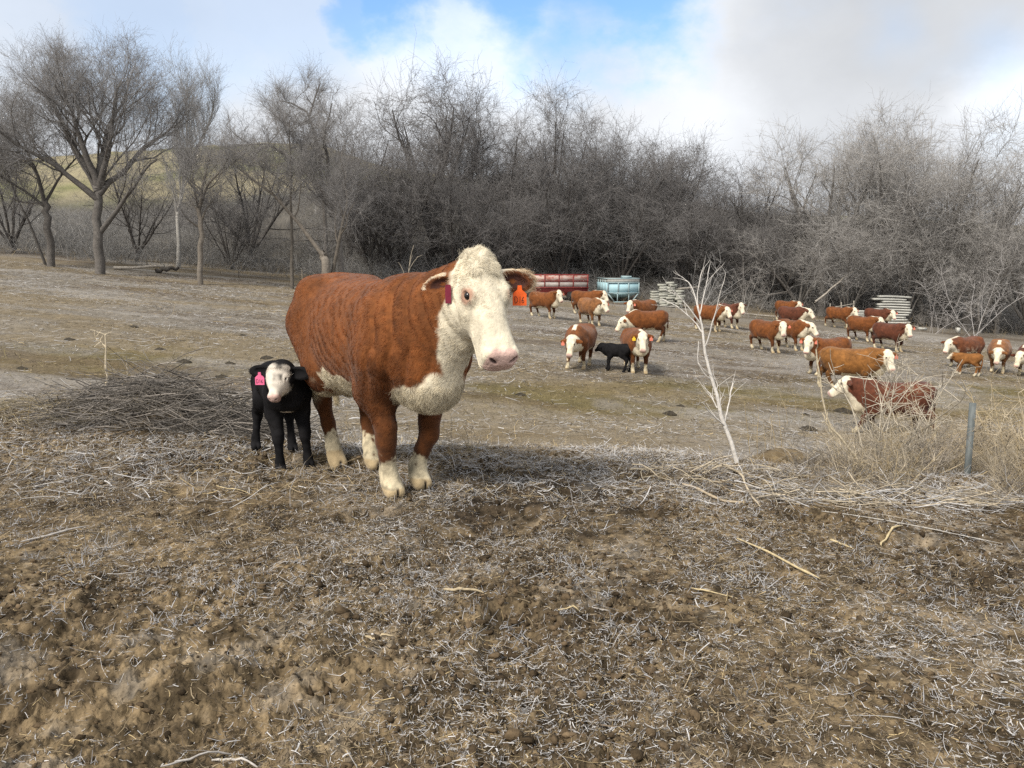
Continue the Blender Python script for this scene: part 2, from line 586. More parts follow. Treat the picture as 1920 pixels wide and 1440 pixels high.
class Cone:
    def __init__(s, a, b, ra, rb, flat=None):
        s.a, s.b, s.ra, s.rb = np.array(a, float), np.array(b, float), ra, rb

    def box(s):
        r = max(s.ra, s.rb)
        return np.minimum(s.a, s.b) - r, np.maximum(s.a, s.b) + r

    def __call__(s, x, y, z):
        d = s.b - s.a
        L2 = float(d @ d) + 1e-9
        t = np.clip(((x - s.a[0]) * d[0] + (y - s.a[1]) * d[1] + (z - s.a[2]) * d[2]) / L2, 0, 1)
        q = (x - s.a[0] - t * d[0]) ** 2 + (y - s.a[1] - t * d[1]) ** 2 + (z - s.a[2] - t * d[2]) ** 2
        return np.sqrt(q) - (s.ra + (s.rb - s.ra) * t)


class Ell:
    def __init__(s, c, r, m=None):
        s.c, s.r = np.array(c, float), np.array(r, float)
        s.m = np.eye(3) if m is None else np.array(m, float)        # columns: the ellipsoid's axes

    def box(s):
        e = np.sqrt(((s.m * s.r[None, :]) ** 2).sum(1))
        return s.c - e, s.c + e

    def __call__(s, x, y, z):
        p = (x - s.c[0], y - s.c[1], z - s.c[2])
        k0 = k1 = 0
        for i in range(3):
            u = p[0] * s.m[0, i] + p[1] * s.m[1, i] + p[2] * s.m[2, i]
            k0 = k0 + (u / s.r[i]) ** 2
            k1 = k1 + (u / s.r[i] ** 2) ** 2
        k0 = np.sqrt(k0); k1 = np.sqrt(k1) + 1e-9
        return k0 * (k0 - 1) / k1


def spline(xs, ys, q):
    """smooth interpolation (Catmull-Rom on uneven stations)"""
    xs, ys = np.array(xs, float), np.array(ys, float)
    m = np.gradient(ys, xs)
    i = np.clip(np.searchsorted(xs, q) - 1, 0, len(xs) - 2)
    h = xs[i + 1] - xs[i]
    t = np.clip((q - xs[i]) / h, 0, 1)
    return ((2 * t ** 3 - 3 * t ** 2 + 1) * ys[i] + (t ** 3 - 2 * t ** 2 + t) * h * m[i]
            + (-2 * t ** 3 + 3 * t ** 2) * ys[i + 1] + (t ** 3 - t ** 2) * h * m[i + 1])


class Loft:
    """stations along an axis: (u, dorsal, ventral, half width, exponent)"""
    def __init__(s, o, m, st):
        s.o, s.m, s.st = np.array(o, float), np.array(m, float), np.array(st, float)   # m columns: u, v (side), w (dorsal)
        s.q = np.linspace(s.st[0, 0], s.st[-1, 0], 200)
        s.tab = [np.maximum(spline(s.st[:, 0], s.st[:, k], s.q), 0.5 if k == 4 else -9) for k in (1, 2, 3, 4)]

    def box(s):
        r = max(s.st[:, 1].max(), -s.st[:, 2].min(), s.st[:, 3].max())
        if s.m[2, 2] > .99 and abs(s.o).sum() == 0:
            return (np.array([s.st[0, 0], -s.st[:, 3].max(), s.st[:, 2].min()]), np.array([s.st[-1, 0], s.st[:, 3].max(), s.st[:, 1].max()]))
        a, b = s.o + s.m[:, 0] * s.st[0, 0], s.o + s.m[:, 0] * s.st[-1, 0]
        return np.minimum(a, b) - r, np.maximum(a, b) + r

    def local(s, x, y, z):
        p = (x - s.o[0], y - s.o[1], z - s.o[2])
        return [p[0] * s.m[0, i] + p[1] * s.m[1, i] + p[2] * s.m[2, i] for i in range(3)]

    def __call__(s, x, y, z):
        u, v, w = s.local(x, y, z)
        uc = np.clip(u, s.q[0], s.q[-1])
        top, bot, hw, ex = [np.interp(uc, s.q, t) for t in s.tab]
        hw = np.maximum(hw, .006); hh = np.maximum((top - bot) * .5, .006); c = (top + bot) * .5
        a, b = np.abs(v) / hw, np.abs(w - c) / hh
        rho = (a ** ex + b ** ex + 1e-9) ** (1 / ex)
        # distance along the ray from the section's centre, a fair estimate for both flat and round sections
        rad = np.sqrt(v * v + (w - c) ** 2)
        d = np.where(rho > .05, rad * (1 - 1 / np.maximum(rho, .05)), -np.minimum(hw, hh) * .9)
        over = u - uc
        return np.where(over != 0, np.sqrt(np.maximum(d, 0) ** 2 + over ** 2), d)


def surface_nets(F, org, h):
    nx, ny, nz = F.shape
    s = F < 0
    c = [s[i:nx - 1 + i, j:ny - 1 + j, k:nz - 1 + k] for i in (0, 1) for j in (0, 1) for k in (0, 1)]
    cnt = sum(x.astype(np.int8) for x in c)
    idx = np.argwhere((cnt > 0) & (cnt < 8))
    ids = np.full((nx - 1, ny - 1, nz - 1), -1, dtype=np.int32)
    ids[idx[:, 0], idx[:, 1], idx[:, 2]] = np.arange(len(idx))
    off = np.array([(i, j, k) for i in (0, 1) for j in (0, 1) for k in (0, 1)])
    V = np.stack([F[idx[:, 0] + o[0], idx[:, 1] + o[1], idx[:, 2] + o[2]] for o in off], 1)
    acc = np.zeros((len(idx), 3)); n = np.zeros(len(idx))
    for a in range(8):
        for b in range(a + 1, 8):
            if np.abs(off[a] - off[b]).sum() != 1: continue
            m = (V[:, a] < 0) != (V[:, b] < 0)
            t = np.where(m, V[:, a] / np.where(V[:, a] == V[:, b], 1, V[:, a] - V[:, b]), 0)
            acc += np.where(m[:, None], off[a] + t[:, None] * (off[b] - off[a]), 0); n += m
    verts = org + h * (idx + acc / n[:, None])
    faces = []
    for ax in range(3):
        u, w = [(1, 2), (2, 0), (0, 1)][ax]
        sl0 = [slice(1, -1)] * 3; sl1 = [slice(1, -1)] * 3
        sl0[ax] = slice(0, -1); sl1[ax] = slice(1, None)
        A, B = s[tuple(sl0)], s[tuple(sl1)]
        e = np.argwhere(A != B)
        o = np.ones(3, int); o[ax] = 0
        e2 = e + o
        du = np.zeros(3, int); du[u] = 1
        dw = np.zeros(3, int); dw[w] = 1
        g = lambda q: ids[q[:, 0], q[:, 1], q[:, 2]]
        q = np.stack([g(e2 - du - dw), g(e2 - dw), g(e2), g(e2 - du)], 1)
        inside_first = A[e[:, 0], e[:, 1], e[:, 2]]
        faces.append(np.where(inside_first[:, None], q, q[:, ::-1]))
    f = np.concatenate(faces)
    return verts, f[(f >= 0).all(1)]


COW = dict(
    torso=[(-.90, 1.12, .98, .05, 2), (-.86, 1.23, .84, .17, 2.2), (-.76, 1.31, .70, .27, 2.3), (-.58, 1.335, .60, .345, 2.3), (-.32, 1.305, .52, .405, 2.15),
           (-.02, 1.295, .485, .425, 2.1), (.24, 1.305, .50, .395, 2.1), (.44, 1.33, .54, .335, 2.1), (.60, 1.30, .57, .285, 2.1), (.73, 1.20, .61, .235, 2),
           (.83, 1.08, .60, .17, 2), (.89, .96, .68, .07, 2)],
    head=[(-.055, .035, -.05, .045, 2), (-.02, .07, -.09, .095, 2.2), (.06, .085, -.15, .112, 2.4), (.16, .088, -.185, .122, 2.5), (.25, .08, -.185, .108, 2.4),
          (.33, .072, -.172, .097, 2.5), (.42, .064, -.148, .096, 2.7), (.50, .058, -.130, .102, 2.9), (.55, .044, -.118, .096, 3.0), (.578, .005, -.085, .070, 2.6)],
    neck=((.52, 0, 1.03, .265), (.62, 0, .93, .22)), throat=.142, poll_r=.140,
    hip=(-.60, .17, .98), stifle=(-.40, .21, .70), hock=(-.73, .20, .49), hfet=(-.66, .20, .15), hhoof=(-.61, .20, .045),
    sho=(.50, .20, .84), elb=(.40, .215, .64), knee=(.485, .205, .375), ffet=(.47, .20, .14), fhoof=(.52, .20, .045),
    r=dict(hip=.235, stifle=.165, hock=.080, hsh=.058, hfet=.062, sho=.17, elb=.125, knee=.076, fsh=.060, ffet=.064, hoof=.060), hs=1.0, tail=1.0)

CALF = dict(
    torso=[(-.385, .62, .56, .03, 2), (-.36, .68, .48, .09, 2.2), (-.30, .715, .41, .115, 2.3), (-.18, .715, .38, .135, 2.2), (0.0, .70, .37, .145, 2.1),
           (.14, .715, .36, .140, 2.1), (.22, .71, .365, .125, 2.1), (.29, .66, .39, .105, 2), (.345, .58, .42, .06, 2)],
    head=[(-0.0314, 0.0188, -0.0188, 0.022, 2), (-0.0125, 0.0377, -0.0408, 0.0534, 2.2), (0.0314, 0.049, -0.0691, 0.0641, 2.4), (0.0754, 0.049, -0.0848, 0.066, 2.4), (0.1194, 0.0415, -0.0817, 0.0553, 2.4), (0.1633, 0.0326, -0.066, 0.0427, 2.4), (0.201, 0.0295, -0.0534, 0.0402, 2.6), (0.2292, 0.0227, -0.0471, 0.0377, 2.6), (0.2419, 0.0, -0.0314, 0.0239, 2.4)],
    neck=((.20, 0, .58, .125), (.26, 0, .52, .11)), throat=.085, poll_r=.095,
    hip=(-.27, .075, .56), stifle=(-.17, .095, .43), hock=(-.31, .09, .29), hfet=(-.285, .09, .085), hhoof=(-.26, .09, .025),
    sho=(.20, .09, .52), elb=(.16, .095, .40), knee=(.21, .09, .235), ffet=(.205, .09, .075), fhoof=(.225, .09, .022),
    r=dict(hip=.11, stifle=.08, hock=.045, hsh=.029, hfet=.036, sho=.085, elb=.066, knee=.046, fsh=.030, ffet=.037, hoof=.034), hs=.46, ev=1.19, tail=.52)

M_HIDE = attr_mat('cow_hide', rough=0.75, spec=0.15, noise_scale=14.0, noise_amt=0.28, bump=60.0, bump_dist=0.006, sheen=0.12)
M_BLACK_HIDE = attr_mat('black_hide', rough=0.85, spec=0.06, noise_scale=20.0, noise_amt=0.25)
M_EYE = bpy.data.materials.new('eye'); M_EYE.use_nodes = True
M_EYE.node_tree.nodes['Principled BSDF'].inputs['Base Color'].default_value = (.012, .009, .008, 1)
M_EYE.node_tree.nodes['Principled BSDF'].inputs['Roughness'].default_value = .08
M_COAT = attr_mat('coat_hair', rough=0.62, spec=0.25)


M_BLACK_COAT = attr_mat('black_coat_hair', rough=0.85, spec=0.05)


def flat_mat(name, c, rough=.5):
    return paint_mat(name, tuple(v * .85 for v in c), c, scale=30, rough=rough)


M_TAG_ORANGE = flat_mat('orange_tag', (.85, .13, .02))
M_TAG_PINK = flat_mat('pink_tag', (.85, .16, .32))
M_TAG_RED = flat_mat('dark_red_tag', (.20, .02, .045))
M_TAG_SALMON = flat_mat('salmon_tag', (.70, .22, .15))
M_TAG_YELLOW = flat_mat('yellow_tag', (.85, .55, .04))
M_INK = flat_mat('black_ink', (.02, .015, .015))


def head_frame(poll, yaw, pitch, roll=0.0):
    u = np.array([math.cos(pitch) * math.cos(yaw), math.cos(pitch) * math.sin(yaw), -math.sin(pitch)])
    v = np.array([-math.sin(yaw), math.cos(yaw), 0.0])
    w = np.cross(u, v)
    v, w = v * math.cos(roll) + w * math.sin(roll), w * math.cos(roll) - v * math.sin(roll)
    return np.stack([u, v, w], 1)


EYE_U = .190                                  # how far down the face the eyes sit


class Beast:
    """poses one animal; feet: offsets (dx, dy, dz) of the hooves in the order front right, front left, hind right, hind left"""
    def __init__(s, P, poll, yaw, pitch, roll=0.0, slim=1.0, lift=0.0, ear_size=(1, 1), feet=((0, 0, 0),) * 4, ears=((0.15, .35), (0.15, .35)), detail=False, tail=True, fat=1.0, topknot=False, tail_swing=0.0):
        s.P, s.detail, s.ears = P, detail, ears
        s.M = head_frame(poll, yaw, pitch, roll); s.poll = np.array(poll, float)
        s.body, s.legs, s.headp, s.earp, s.carve = [], [], [], [], []
        r = P['r']
        st = np.array(P['torso'], float); st[:, 3] *= fat; st[:, 2] += lift * np.clip(1 - (st[:, 2] - .48) / .3, 0, 1)
        s.torso = Loft((0, 0, 0), np.eye(3), st)
        s.body.append((s.torso, .05))
        hs = P['hs']; ev = P.get('ev', 1.0)
        M = s.M; o = s.poll
        H = lambda u, v, w: o + M @ np.array([u, v, w], float)
        s.H = H; s.feet = []
        # neck from the shoulders to the back of the skull, and the throat below it
        (ax, ay, az, ar), (bx, by, bz, br) = P['neck']
        back = H(.02 * hs, 0, -.075 * hs); jaw = H(.16 * hs, 0, -.10 * hs)
        s.body.append((Cone((ax, ay, az), back, ar, P['poll_r']), .12 * hs))
        s.body.append((Cone((bx, by, bz), jaw, br, P['throat']), .12 * hs))
        if P is COW:
            if not detail:                                   # the heavy neck of a cow seen from the side
                s.body.append((Cone((.50, 0, 1.12), (H(-.01, 0, -.10) + np.array([.62, 0, 1.02])) / 2, .235, .205), .10))
                s.body.append((Cone((.62, 0, .84), jaw - np.array([.10, 0, .06]), .20, .15), .10))
            mid = (np.array((bx + .12, 0, bz - .12)) + jaw) / 2
            s.body.append((Ell((.68, 0, .71), (.18, .175, .165)), .12))                       # brisket
            s.body.append((Cone((.74, 0, .73), mid + np.array((.0, 0, -.03)), .12, .10), .10))   # dewlap
            s.body.append((Ell((-.50, 0, .60), (.17, .14, .13)), .08))                       # udder and flank fold
            for q in (-1, 1):
                s.body.append((Ell((.44, q * .235, .92), (.20, .085, .27)), .10))            # shoulder blades
                s.body.append((Ell((-.60, q * .21, 1.22), (.12, .11, .09)), .10))            # hook bones
                s.body.append((Ell((-.80, q * .14, 1.10), (.09, .09, .13)), .10))
        # legs
        for i, (dx, dy, dz) in enumerate(feet):
            q = -1 if i % 2 == 0 else 1
            fr = i < 2
            pt = lambda k, f: np.array([P[k][0] + dx * f, q * P[k][1] + dy * f, P[k][2] + dz * f])
            if fr:
                a, b, c, d, e = pt('sho', 0), pt('elb', .12), pt('knee', .55), pt('ffet', .95), pt('fhoof', 1)
                ra, rb, rc, rs, rd = r['sho'], r['elb'] * (1 + slim) / 2, r['knee'] * slim, r['fsh'] * slim, r['ffet'] * slim
            else:
                a, b, c, d, e = pt('hip', 0), pt('stifle', .12), pt('hock', .6), pt('hfet', .95), pt('hhoof', 1)
                ra, rb, rc, rs, rd = r['hip'], r['stifle'], r['hock'] * slim, r['hsh'] * slim, r['hfet'] * slim
            L = s.legs
            L.append((Cone(a, b, ra, rb), .10 * hs))
            L.append((Cone(b, c + (0, 0, .05 * hs), rb, rc), .07 * hs))
            L.append((Cone(c + (0, 0, .05 * hs), c - (0, 0, .04 * hs), rc, rc * .92), .04 * hs))
            mid = c * .45 + d * .55
            L.append((Cone(c - (0, 0, .03 * hs), mid, rc * .9, rs), .04 * hs))
            L.append((Cone(mid, d, rs, rd), .03 * hs))
            if not fr:
                L.append((Cone(c + (-.035 * hs, 0, .05 * hs), c + (.10 * hs, 0, .22 * hs), rc * .6, rc * .7), .05 * hs))
            L.append((Cone(d, e + (-.01 * hs, 0, .02 * hs), rd, r['hoof'] * 1.05 * slim), .03 * hs))
            yaw_f = q * .10
            hw = r['hoof'] * slim; s.feet.append((e, hw))
            for k in (-1, 1):
                cen = e + np.array([.018 * hs, k * hw * .50, -.004 * hs])
                L.append((Ell(cen, (hw * 1.28, hw * .66, hw * .98)), .03 * hs))
                L.append((Cone(e + (-.03 * hs, k * hw * .40, .045 * hs), cen + (.03 * hs, 0, .0), hw * .80, hw * .52), .03 * hs))
            s.carve.append((Ell(e + np.array([.080 * hs, 0, -.025 * hs]), (hw * .80, hw * .10, hw * .80)), .006))
            s.carve.append((Ell(e + np.array([.02 * hs, 0, -.045 * hs - .10 * hs]), (.3 * hs, .3 * hs, .10 * hs)), .012))
        # head
        hd = [tuple(x * (hs if j < 4 and P is COW else 1) for j, x in enumerate(t)) for t in P['head']]
        s.skull = Loft(o, M, hd)
        s.headp.append((s.skull, .05))
        for q in (-1, 1):
            s.headp.append((Ell(H((EYE_U - .018) * hs, q * .100 * hs * ev, .040 * hs), (.062 * hs, .034 * hs, .040 * hs), M), .04 * hs))      # brow
            s.headp.append((Ell(H(.20 * hs, q * .080 * hs, -.085 * hs), (.10 * hs, .045 * hs, .085 * hs), M), .05 * hs))       # cheek
            if detail:
                nx = P['head'][-2][0] - .012 * hs
                s.headp.append((Ell(H(nx - .012, q * .060 * hs, .012 * hs), (.030 * hs, .030 * hs, .034 * hs), M), .03 * hs))  # nostril rim
                ax2 = np.stack([M[:, 0] * .75 + M[:, 1] * q * .45 + M[:, 2] * .45, M[:, 1], M[:, 2]], 1)
                nos = Ell(H(nx + .020, q * .056 * hs, .014 * hs), (.036 * hs, .0085 * hs, .026 * hs), _ortho(ax2[:, 0], M[:, 1] * q * .85 + M[:, 2] * .6))
                s.carve.append((nos, .008 * hs)); s.nostrils = s.__dict__.get('nostrils', []) + [nos]
                s.carve.append((Ell(H(EYE_U * hs, q * .126 * hs * ev, .048 * hs), (.026 * hs, .016 * hs, .017 * hs), M), .012 * hs))  # eye socket
        if detail:
            s.carve.append((Ell(H(P['head'][-2][0] - .045 * hs, 0, -.078 * hs), (.10 * hs, .16 * hs, .006 * hs), M), .012 * hs))  # mouth
            s.headp.append((Ell(H(P['head'][-2][0] - .05 * hs, 0, -.108 * hs), (.058 * hs, .062 * hs, .028 * hs), M), .02 * hs))   # lower lip
        if topknot:
            s.headp.append((Ell(H(-.045 * hs, 0, .03 * hs), (.062 * hs, .075 * hs, .075 * hs), M), .05 * hs))
            s.headp.append((Ell(H(.02 * hs, 0, .075 * hs), (.075 * hs, .085 * hs, .030 * hs), M), .04 * hs))
        # ears: flattened, cupped leaves pointing outwards; (droop, back)
        for q, (droop, bk) in zip((-1, 1), ears):
            a = M[:, 1] * q * 1.0 + M[:, 0] * droop - M[:, 2] * bk
            a = a / np.linalg.norm(a)
            nrm = M[:, 2] * .85 + M[:, 0] * .45
            m = _ortho(a, nrm)
            base = H(.035 * hs, q * .098 * hs, -.045 * hs)
            es = (hs if P is COW else hs * 1.05) * (ear_size[0] if q < 0 else ear_size[1])
            cen = base + a * .130 * es
            s.earp.append((Cone(base, base + a * .07 * es, .036 * es, .040 * es), .03 * hs))
            s.earp.append((Ell(cen, (.132 * es, .070 * es, .026 * es), m), .03 * hs))
            if detail:
                s.carve.append((Ell(cen + m[:, 2] * .026 * es - a * .012 * es, (.088 * es, .044 * es, .026 * es), m), .012 * hs))
            s.__dict__['ear_%s' % ('r' if q < 0 else 'l')] = (base, a, m, cen, es)
        # tail
        if tail:
            x0 = P['torso'][1][0]; z0 = P['torso'][1][1] - .03 * hs
            ts = P['tail']; k = tail_swing
            pts = [(x0 + .02, 0, z0), (x0 - .055 * ts, 0, z0 - .06 * ts), (x0 - .075 * ts, k * .3, z0 - .35 * ts), (x0 - .06 * ts, k * .7, z0 - .62 * ts), (x0 - .05 * ts, k, z0 - .86 * ts)]
            rr = [.05, .034, .024, .036, .012]
            for a, b, c, d in zip(pts[:-1], pts[1:], rr[:-1], rr[1:]):
                s.body.append((Cone(a, b, c * ts ** .7, d * ts ** .7), .02))

    def groups(s):
        return [(s.body, 0), (s.legs, 1), (s.headp, 2), (s.earp, 3)]

    def mesh(s, h):
        lo = np.array([9.0] * 3); hi = -lo
        for g, _ in s.groups():
            for p, k in g:
                a, b = p.box(); lo = np.minimum(lo, a); hi = np.maximum(hi, b)
        lo -= 3 * h; hi += 3 * h
        n = np.ceil((hi - lo) / h).astype(int) + 1
        X, Y, Z = [lo[i] + h * np.arange(n[i], dtype=np.float32) for i in range(3)]
        F = np.full(n, .5, dtype=np.float32)

        def region(p, k):
            a, b = p.box()
            pad = k + 2.5 * h
            i0 = np.clip(np.floor((a - pad - lo) / h).astype(int), 0, n - 1)
            i1 = np.clip(np.ceil((b + pad - lo) / h).astype(int) + 1, 1, n)
            sl = tuple(slice(i0[i], i1[i]) for i in range(3))
            return sl, X[sl[0]][:, None, None], Y[sl[1]][None, :, None], Z[sl[2]][None, None, :]

        for g, _ in s.groups():
            for p, k in g:
                sl, x, y, z = region(p, k)
                F[sl] = smin(F[sl], p(x, y, z).astype(np.float32), k)
        for p, k in s.carve:
            if not s.detail: break
            sl, x, y, z = region(p, k)
            F[sl] = smax(F[sl], -p(x, y, z).astype(np.float32), k)
        return surface_nets(F, lo, h)

    def dist(s, pts, group):
        x, y, z = pts[:, 0], pts[:, 1], pts[:, 2]
        d = np.full(len(pts), 9.0)
        for p, k in group:
            d = np.minimum(d, p(x, y, z))
        return d


def _ortho(a, n):
    a = np.array(a, float); a = a / np.linalg.norm(a)
    n = np.array(n, float); n = n - a * (a @ n); n = n / np.linalg.norm(n)
    return np.stack([a, np.cross(n, a), n], 1)


BROWN = np.array([.138, .0455, .0115])
CREAM = np.array([.62, .557, .430])


def hereford(B, v, coat=BROWN, white=CREAM, blaze=True, crest=True, seed=0, socks=.27, roan=0.0, main=False):
    """coat pattern of a red cow with a white face, brisket, belly and socks, from where each point lies on the body"""
    x, y, z = v[:, 0], v[:, 1], v[:, 2]
    db, dl, dh, de = (B.dist(v, g) for g, _ in B.groups())
    n = (fbm(x * 9 + seed, y * 9, z * 9, oct=3, seed=seed + 1) - .5)
    nf = (fbm(x * 40, y * 40, z * 40, oct=2, seed=seed + 2) - .5)
    leg = dl < np.minimum(db, dh) - .002
    u, sv, w = B.skull.local(x, y, z)
    W = np.zeros(len(v))
    head = smooth(.05, .02, dh - np.minimum(db, .2) * .35)
    W = np.maximum(W, head)
    # front of the neck, dewlap and brisket
    bx = .94 - .30 * y + .10 * n if main else 1.03 + .12 * n
    neck = smooth(-.012, .012, x - bx - (z - 1.1) * (.10 if main else .9))
    under = smooth(.015, -.015, z - (.71 + .10 * n + .07 * smooth(.80, .92, x))) * smooth(.50, .54, x + .3 * n)
    belly = smooth(.012, -.012, z - (.63 + .14 * n - .02 * smooth(-.25, .1, x) + (.09 * smooth(-.55, -.1, x) if main else -.03))) * smooth(-.74, -.70, x)
    W = np.maximum(W, np.where(leg, 0, np.maximum(np.maximum(neck, under), belly)))
    if crest:
        c = smooth(.075, .05, np.abs(y + .1 * n)) * smooth(.42, .5, x) * smooth(1.2, 1.25, z + .1 * n)
        W = np.maximum(W, np.where(leg, 0, c))
    gz0 = z
    sock = smooth(.018, -.018, gz0 - (socks + .20 * n + .16 * nf - .03 * (x < 0)))
    W = np.maximum(W, np.where(z < .5, sock, 0))
    if main:   # pale patches on the fronts of the hind shanks
        p = smooth(.05, -.05, (np.abs(z - .50) - .075) + .35 * n) * smooth(.05, -.0, np.abs(np.abs(y) - .22) - .055 + .3 * n) * (x < -.25)
        W = np.maximum(W, np.where(leg, p, 0))
    if roan:
        rr = smooth(.02, .10, n + roan - .12) * smooth(1.15, .75, z + 1.2 * n)
        W = np.maximum(W, np.where(leg, 0, rr))
    ear = de < np.minimum(dh, db) - .004
    W = np.where(ear, 0, W)
    tip = smooth(-.86, -.9, x) * smooth(.62, .5, z)
    W = np.maximum(W, tip)
    br = coat * (1 + (.45 if main else 1.0) * n + .6 * nf)[:, None]
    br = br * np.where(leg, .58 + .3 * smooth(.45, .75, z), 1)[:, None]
    if main:   # long streaks of darker hair down the shoulder and neck
        st = fbm(x * 26 + 2 * np.sin(z * 6), y * 8, z * 5, oct=3, seed=91)
        br = br * (1 - .30 * smooth(.50, .68, st) * smooth(.1, .5, x))[:, None] * (1 + .15 * smooth(.52, .35, st))[:, None]
        mott = fbm(x * 13, y * 13, z * 20 + x * 9, oct=3, seed=92)
        br = br * (.95 + .10 * smooth(.36, .62, mott))[:, None]
    wt = white * (1 + .45 * n + .4 * nf)[:, None]
    # dirt-stained creamy lower parts
    mud = smooth(.46, .66, fbm(x * 24, y * 24, z * 15, oct=3, seed=93)) * smooth(.45, .1, z)
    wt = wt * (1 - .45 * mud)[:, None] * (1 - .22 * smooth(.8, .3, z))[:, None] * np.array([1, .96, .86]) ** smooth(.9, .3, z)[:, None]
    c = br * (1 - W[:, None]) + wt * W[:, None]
    hoof = smooth(.086, .072, z + .03 * n)
    c = c * (1 - hoof[:, None]) + np.array([.40, .31, .185]) * (1 + .8 * n)[:, None] * hoof[:, None]
    for e_, hw_ in B.feet:                       # the dark cleft of each hoof
        if not B.detail: break
        cl = smooth(.011, .003, np.abs(y - e_[1])) * smooth(.03, .05, x - e_[0]) * smooth(.02, .0, z - e_[2] - .015) * (np.abs(x - e_[0]) < .2)
        c = c * (1 - .85 * cl[:, None]) + np.array([.03, .022, .016]) * .85 * cl[:, None]
    # pink nose
    hs = B.P['hs']; e = B.P['head'][-2][0]
    nose = smooth(.012, -.008, -(u - (e - .055 * hs)) + .35 * np.maximum(w - .02 * hs, 0) + 1.6 * np.maximum(np.abs(sv) - .057 * hs, 0) + np.maximum(-.062 * hs - w, 0) * 2.5 + .05 * n) * (dh < .03)
    c = c * (1 - nose[:, None]) + np.array([.60, .415, .355]) * (1 + .7 * n)[:, None] * nose[:, None]
    if not B.detail:
        for q in (-1, 1):
            d = np.linalg.norm(v - B.H(EYE_U * hs, q * .122 * hs, .046 * hs), axis=1)
            k = smooth(.040, .022, d)[:, None]
            c = c * (1 - k) + np.array([.05, .03, .022]) * k
    if B.detail:
        for q in (-1, 1):
            ec = B.H(EYE_U * hs, q * .118 * hs, .046 * hs)
            d = np.linalg.norm((v - ec) / np.array([1, 1, 1.0]), axis=1)
            ring = smooth(.044, .022, d + .08 * n + .25 * np.maximum(0, (EYE_U - .012) * hs - u)) * (dh < .03)
            c = c * (1 - .7 * ring[:, None]) + np.array([.36, .15, .09]) * .7 * ring[:, None]
            nr = smooth(.004, -.002, B.nostrils[(q + 1) // 2](x, y, z))
            c = c * (1 - .85 * nr[:, None]) + np.array([.07, .028, .024]) * .85 * nr[:, None]
        # ears: dark inside, pale rims
        for k in ('r', 'l'):
            base, a, m, cen, es = B.__dict__['ear_' + k]
            p = (v - cen) @ m
            inside = ear & (p[:, 2] > .001)
            rim = np.sqrt((p[:, 0] / (.12 * es)) ** 2 + (p[:, 1] / (.066 * es)) ** 2)
            f = np.where(inside, smooth(.85, .5, rim), 0) * (np.linalg.norm(v - cen, axis=1) < .2)
            c = c * (1 - f[:, None]) + np.array([.055, .022, .016]) * f[:, None]
            g = np.where(ear, smooth(.86, .97, rim + .3 * n), 0) * (np.linalg.norm(v - cen, axis=1) < .15 * es)
            c = c * (1 - .8 * g[:, None]) + white * .8 * g[:, None]
    return np.clip(c, .004, .9), W, nose


def black_calf(B, v, face=True, seed=0, mark=True):
    x, y, z = v[:, 0], v[:, 1], v[:, 2]
    db, dl, dh, de = (B.dist(v, g) for g, _ in B.groups())
    n = (fbm(x * 16 + seed, y * 16, z * 16, oct=3, seed=seed + 1) - .5)
    u, sv, w = B.skull.local(x, y, z)
    c = np.array([.0125, .012, .013]) * (1 + 1.2 * n)[:, None]
    W = np.zeros(len(v)); nose = np.zeros(len(v))
    if face:
        ear = de < dh - .003
        W = smooth(.03, .012, dh + .04 * n) * smooth(-.095, -.06, w + .06 * n - .35 * np.maximum(u - .22, 0) * -1) * smooth(-.04, -.02, u)
        W = W * smooth(.098, .088, np.abs(sv) + .03 * n)
        W = np.where(ear, 0, W)
        c = c * (1 - W[:, None]) + np.array([.66, .60, .52]) * (1 + .5 * n)[:, None] * W[:, None]
        e = B.P['head'][-2][0]
        nose = smooth(.010, -.008, -(u - (e - .030)) + .3 * np.maximum(w, 0) + 1.2 * np.maximum(np.abs(sv) - .042, 0) + .03 * n) * (dh < .02)
        c = c * (1 - nose[:, None]) + np.array([.48, .34, .30]) * (1 + 1.4 * n)[:, None] * nose[:, None]
        for q in (-1, 1):
            nr = smooth(.003, -.001, B.nostrils[(q + 1) // 2](x, y, z))
            c = c * (1 - .85 * nr[:, None]) + np.array([.06, .03, .03]) * .85 * nr[:, None]
    if mark:
        b = smooth(.05, .035, np.sqrt((y * 1.0 + .02) ** 2 + ((z - .40) * 1.6) ** 2) + .10 * n) * (x > .20) * (dl > db)
        c = c * (1 - b[:, None]) + np.array([.5, .46, .4]) * b[:, None]
    return np.clip(c, .004, .9), W, nose


def vert_normals(v, f):
    a, b, c, d = (v[f[:, i]] for i in range(4))
    fn = np.cross(c - a, d - b)
    n = np.zeros_like(v)
    for i in range(4):
        np.add.at(n, f[:, i], fn)
    return n / (np.linalg.norm(n, axis=1, keepdims=True) + 1e-12), np.linalg.norm(fn, axis=1) * .5


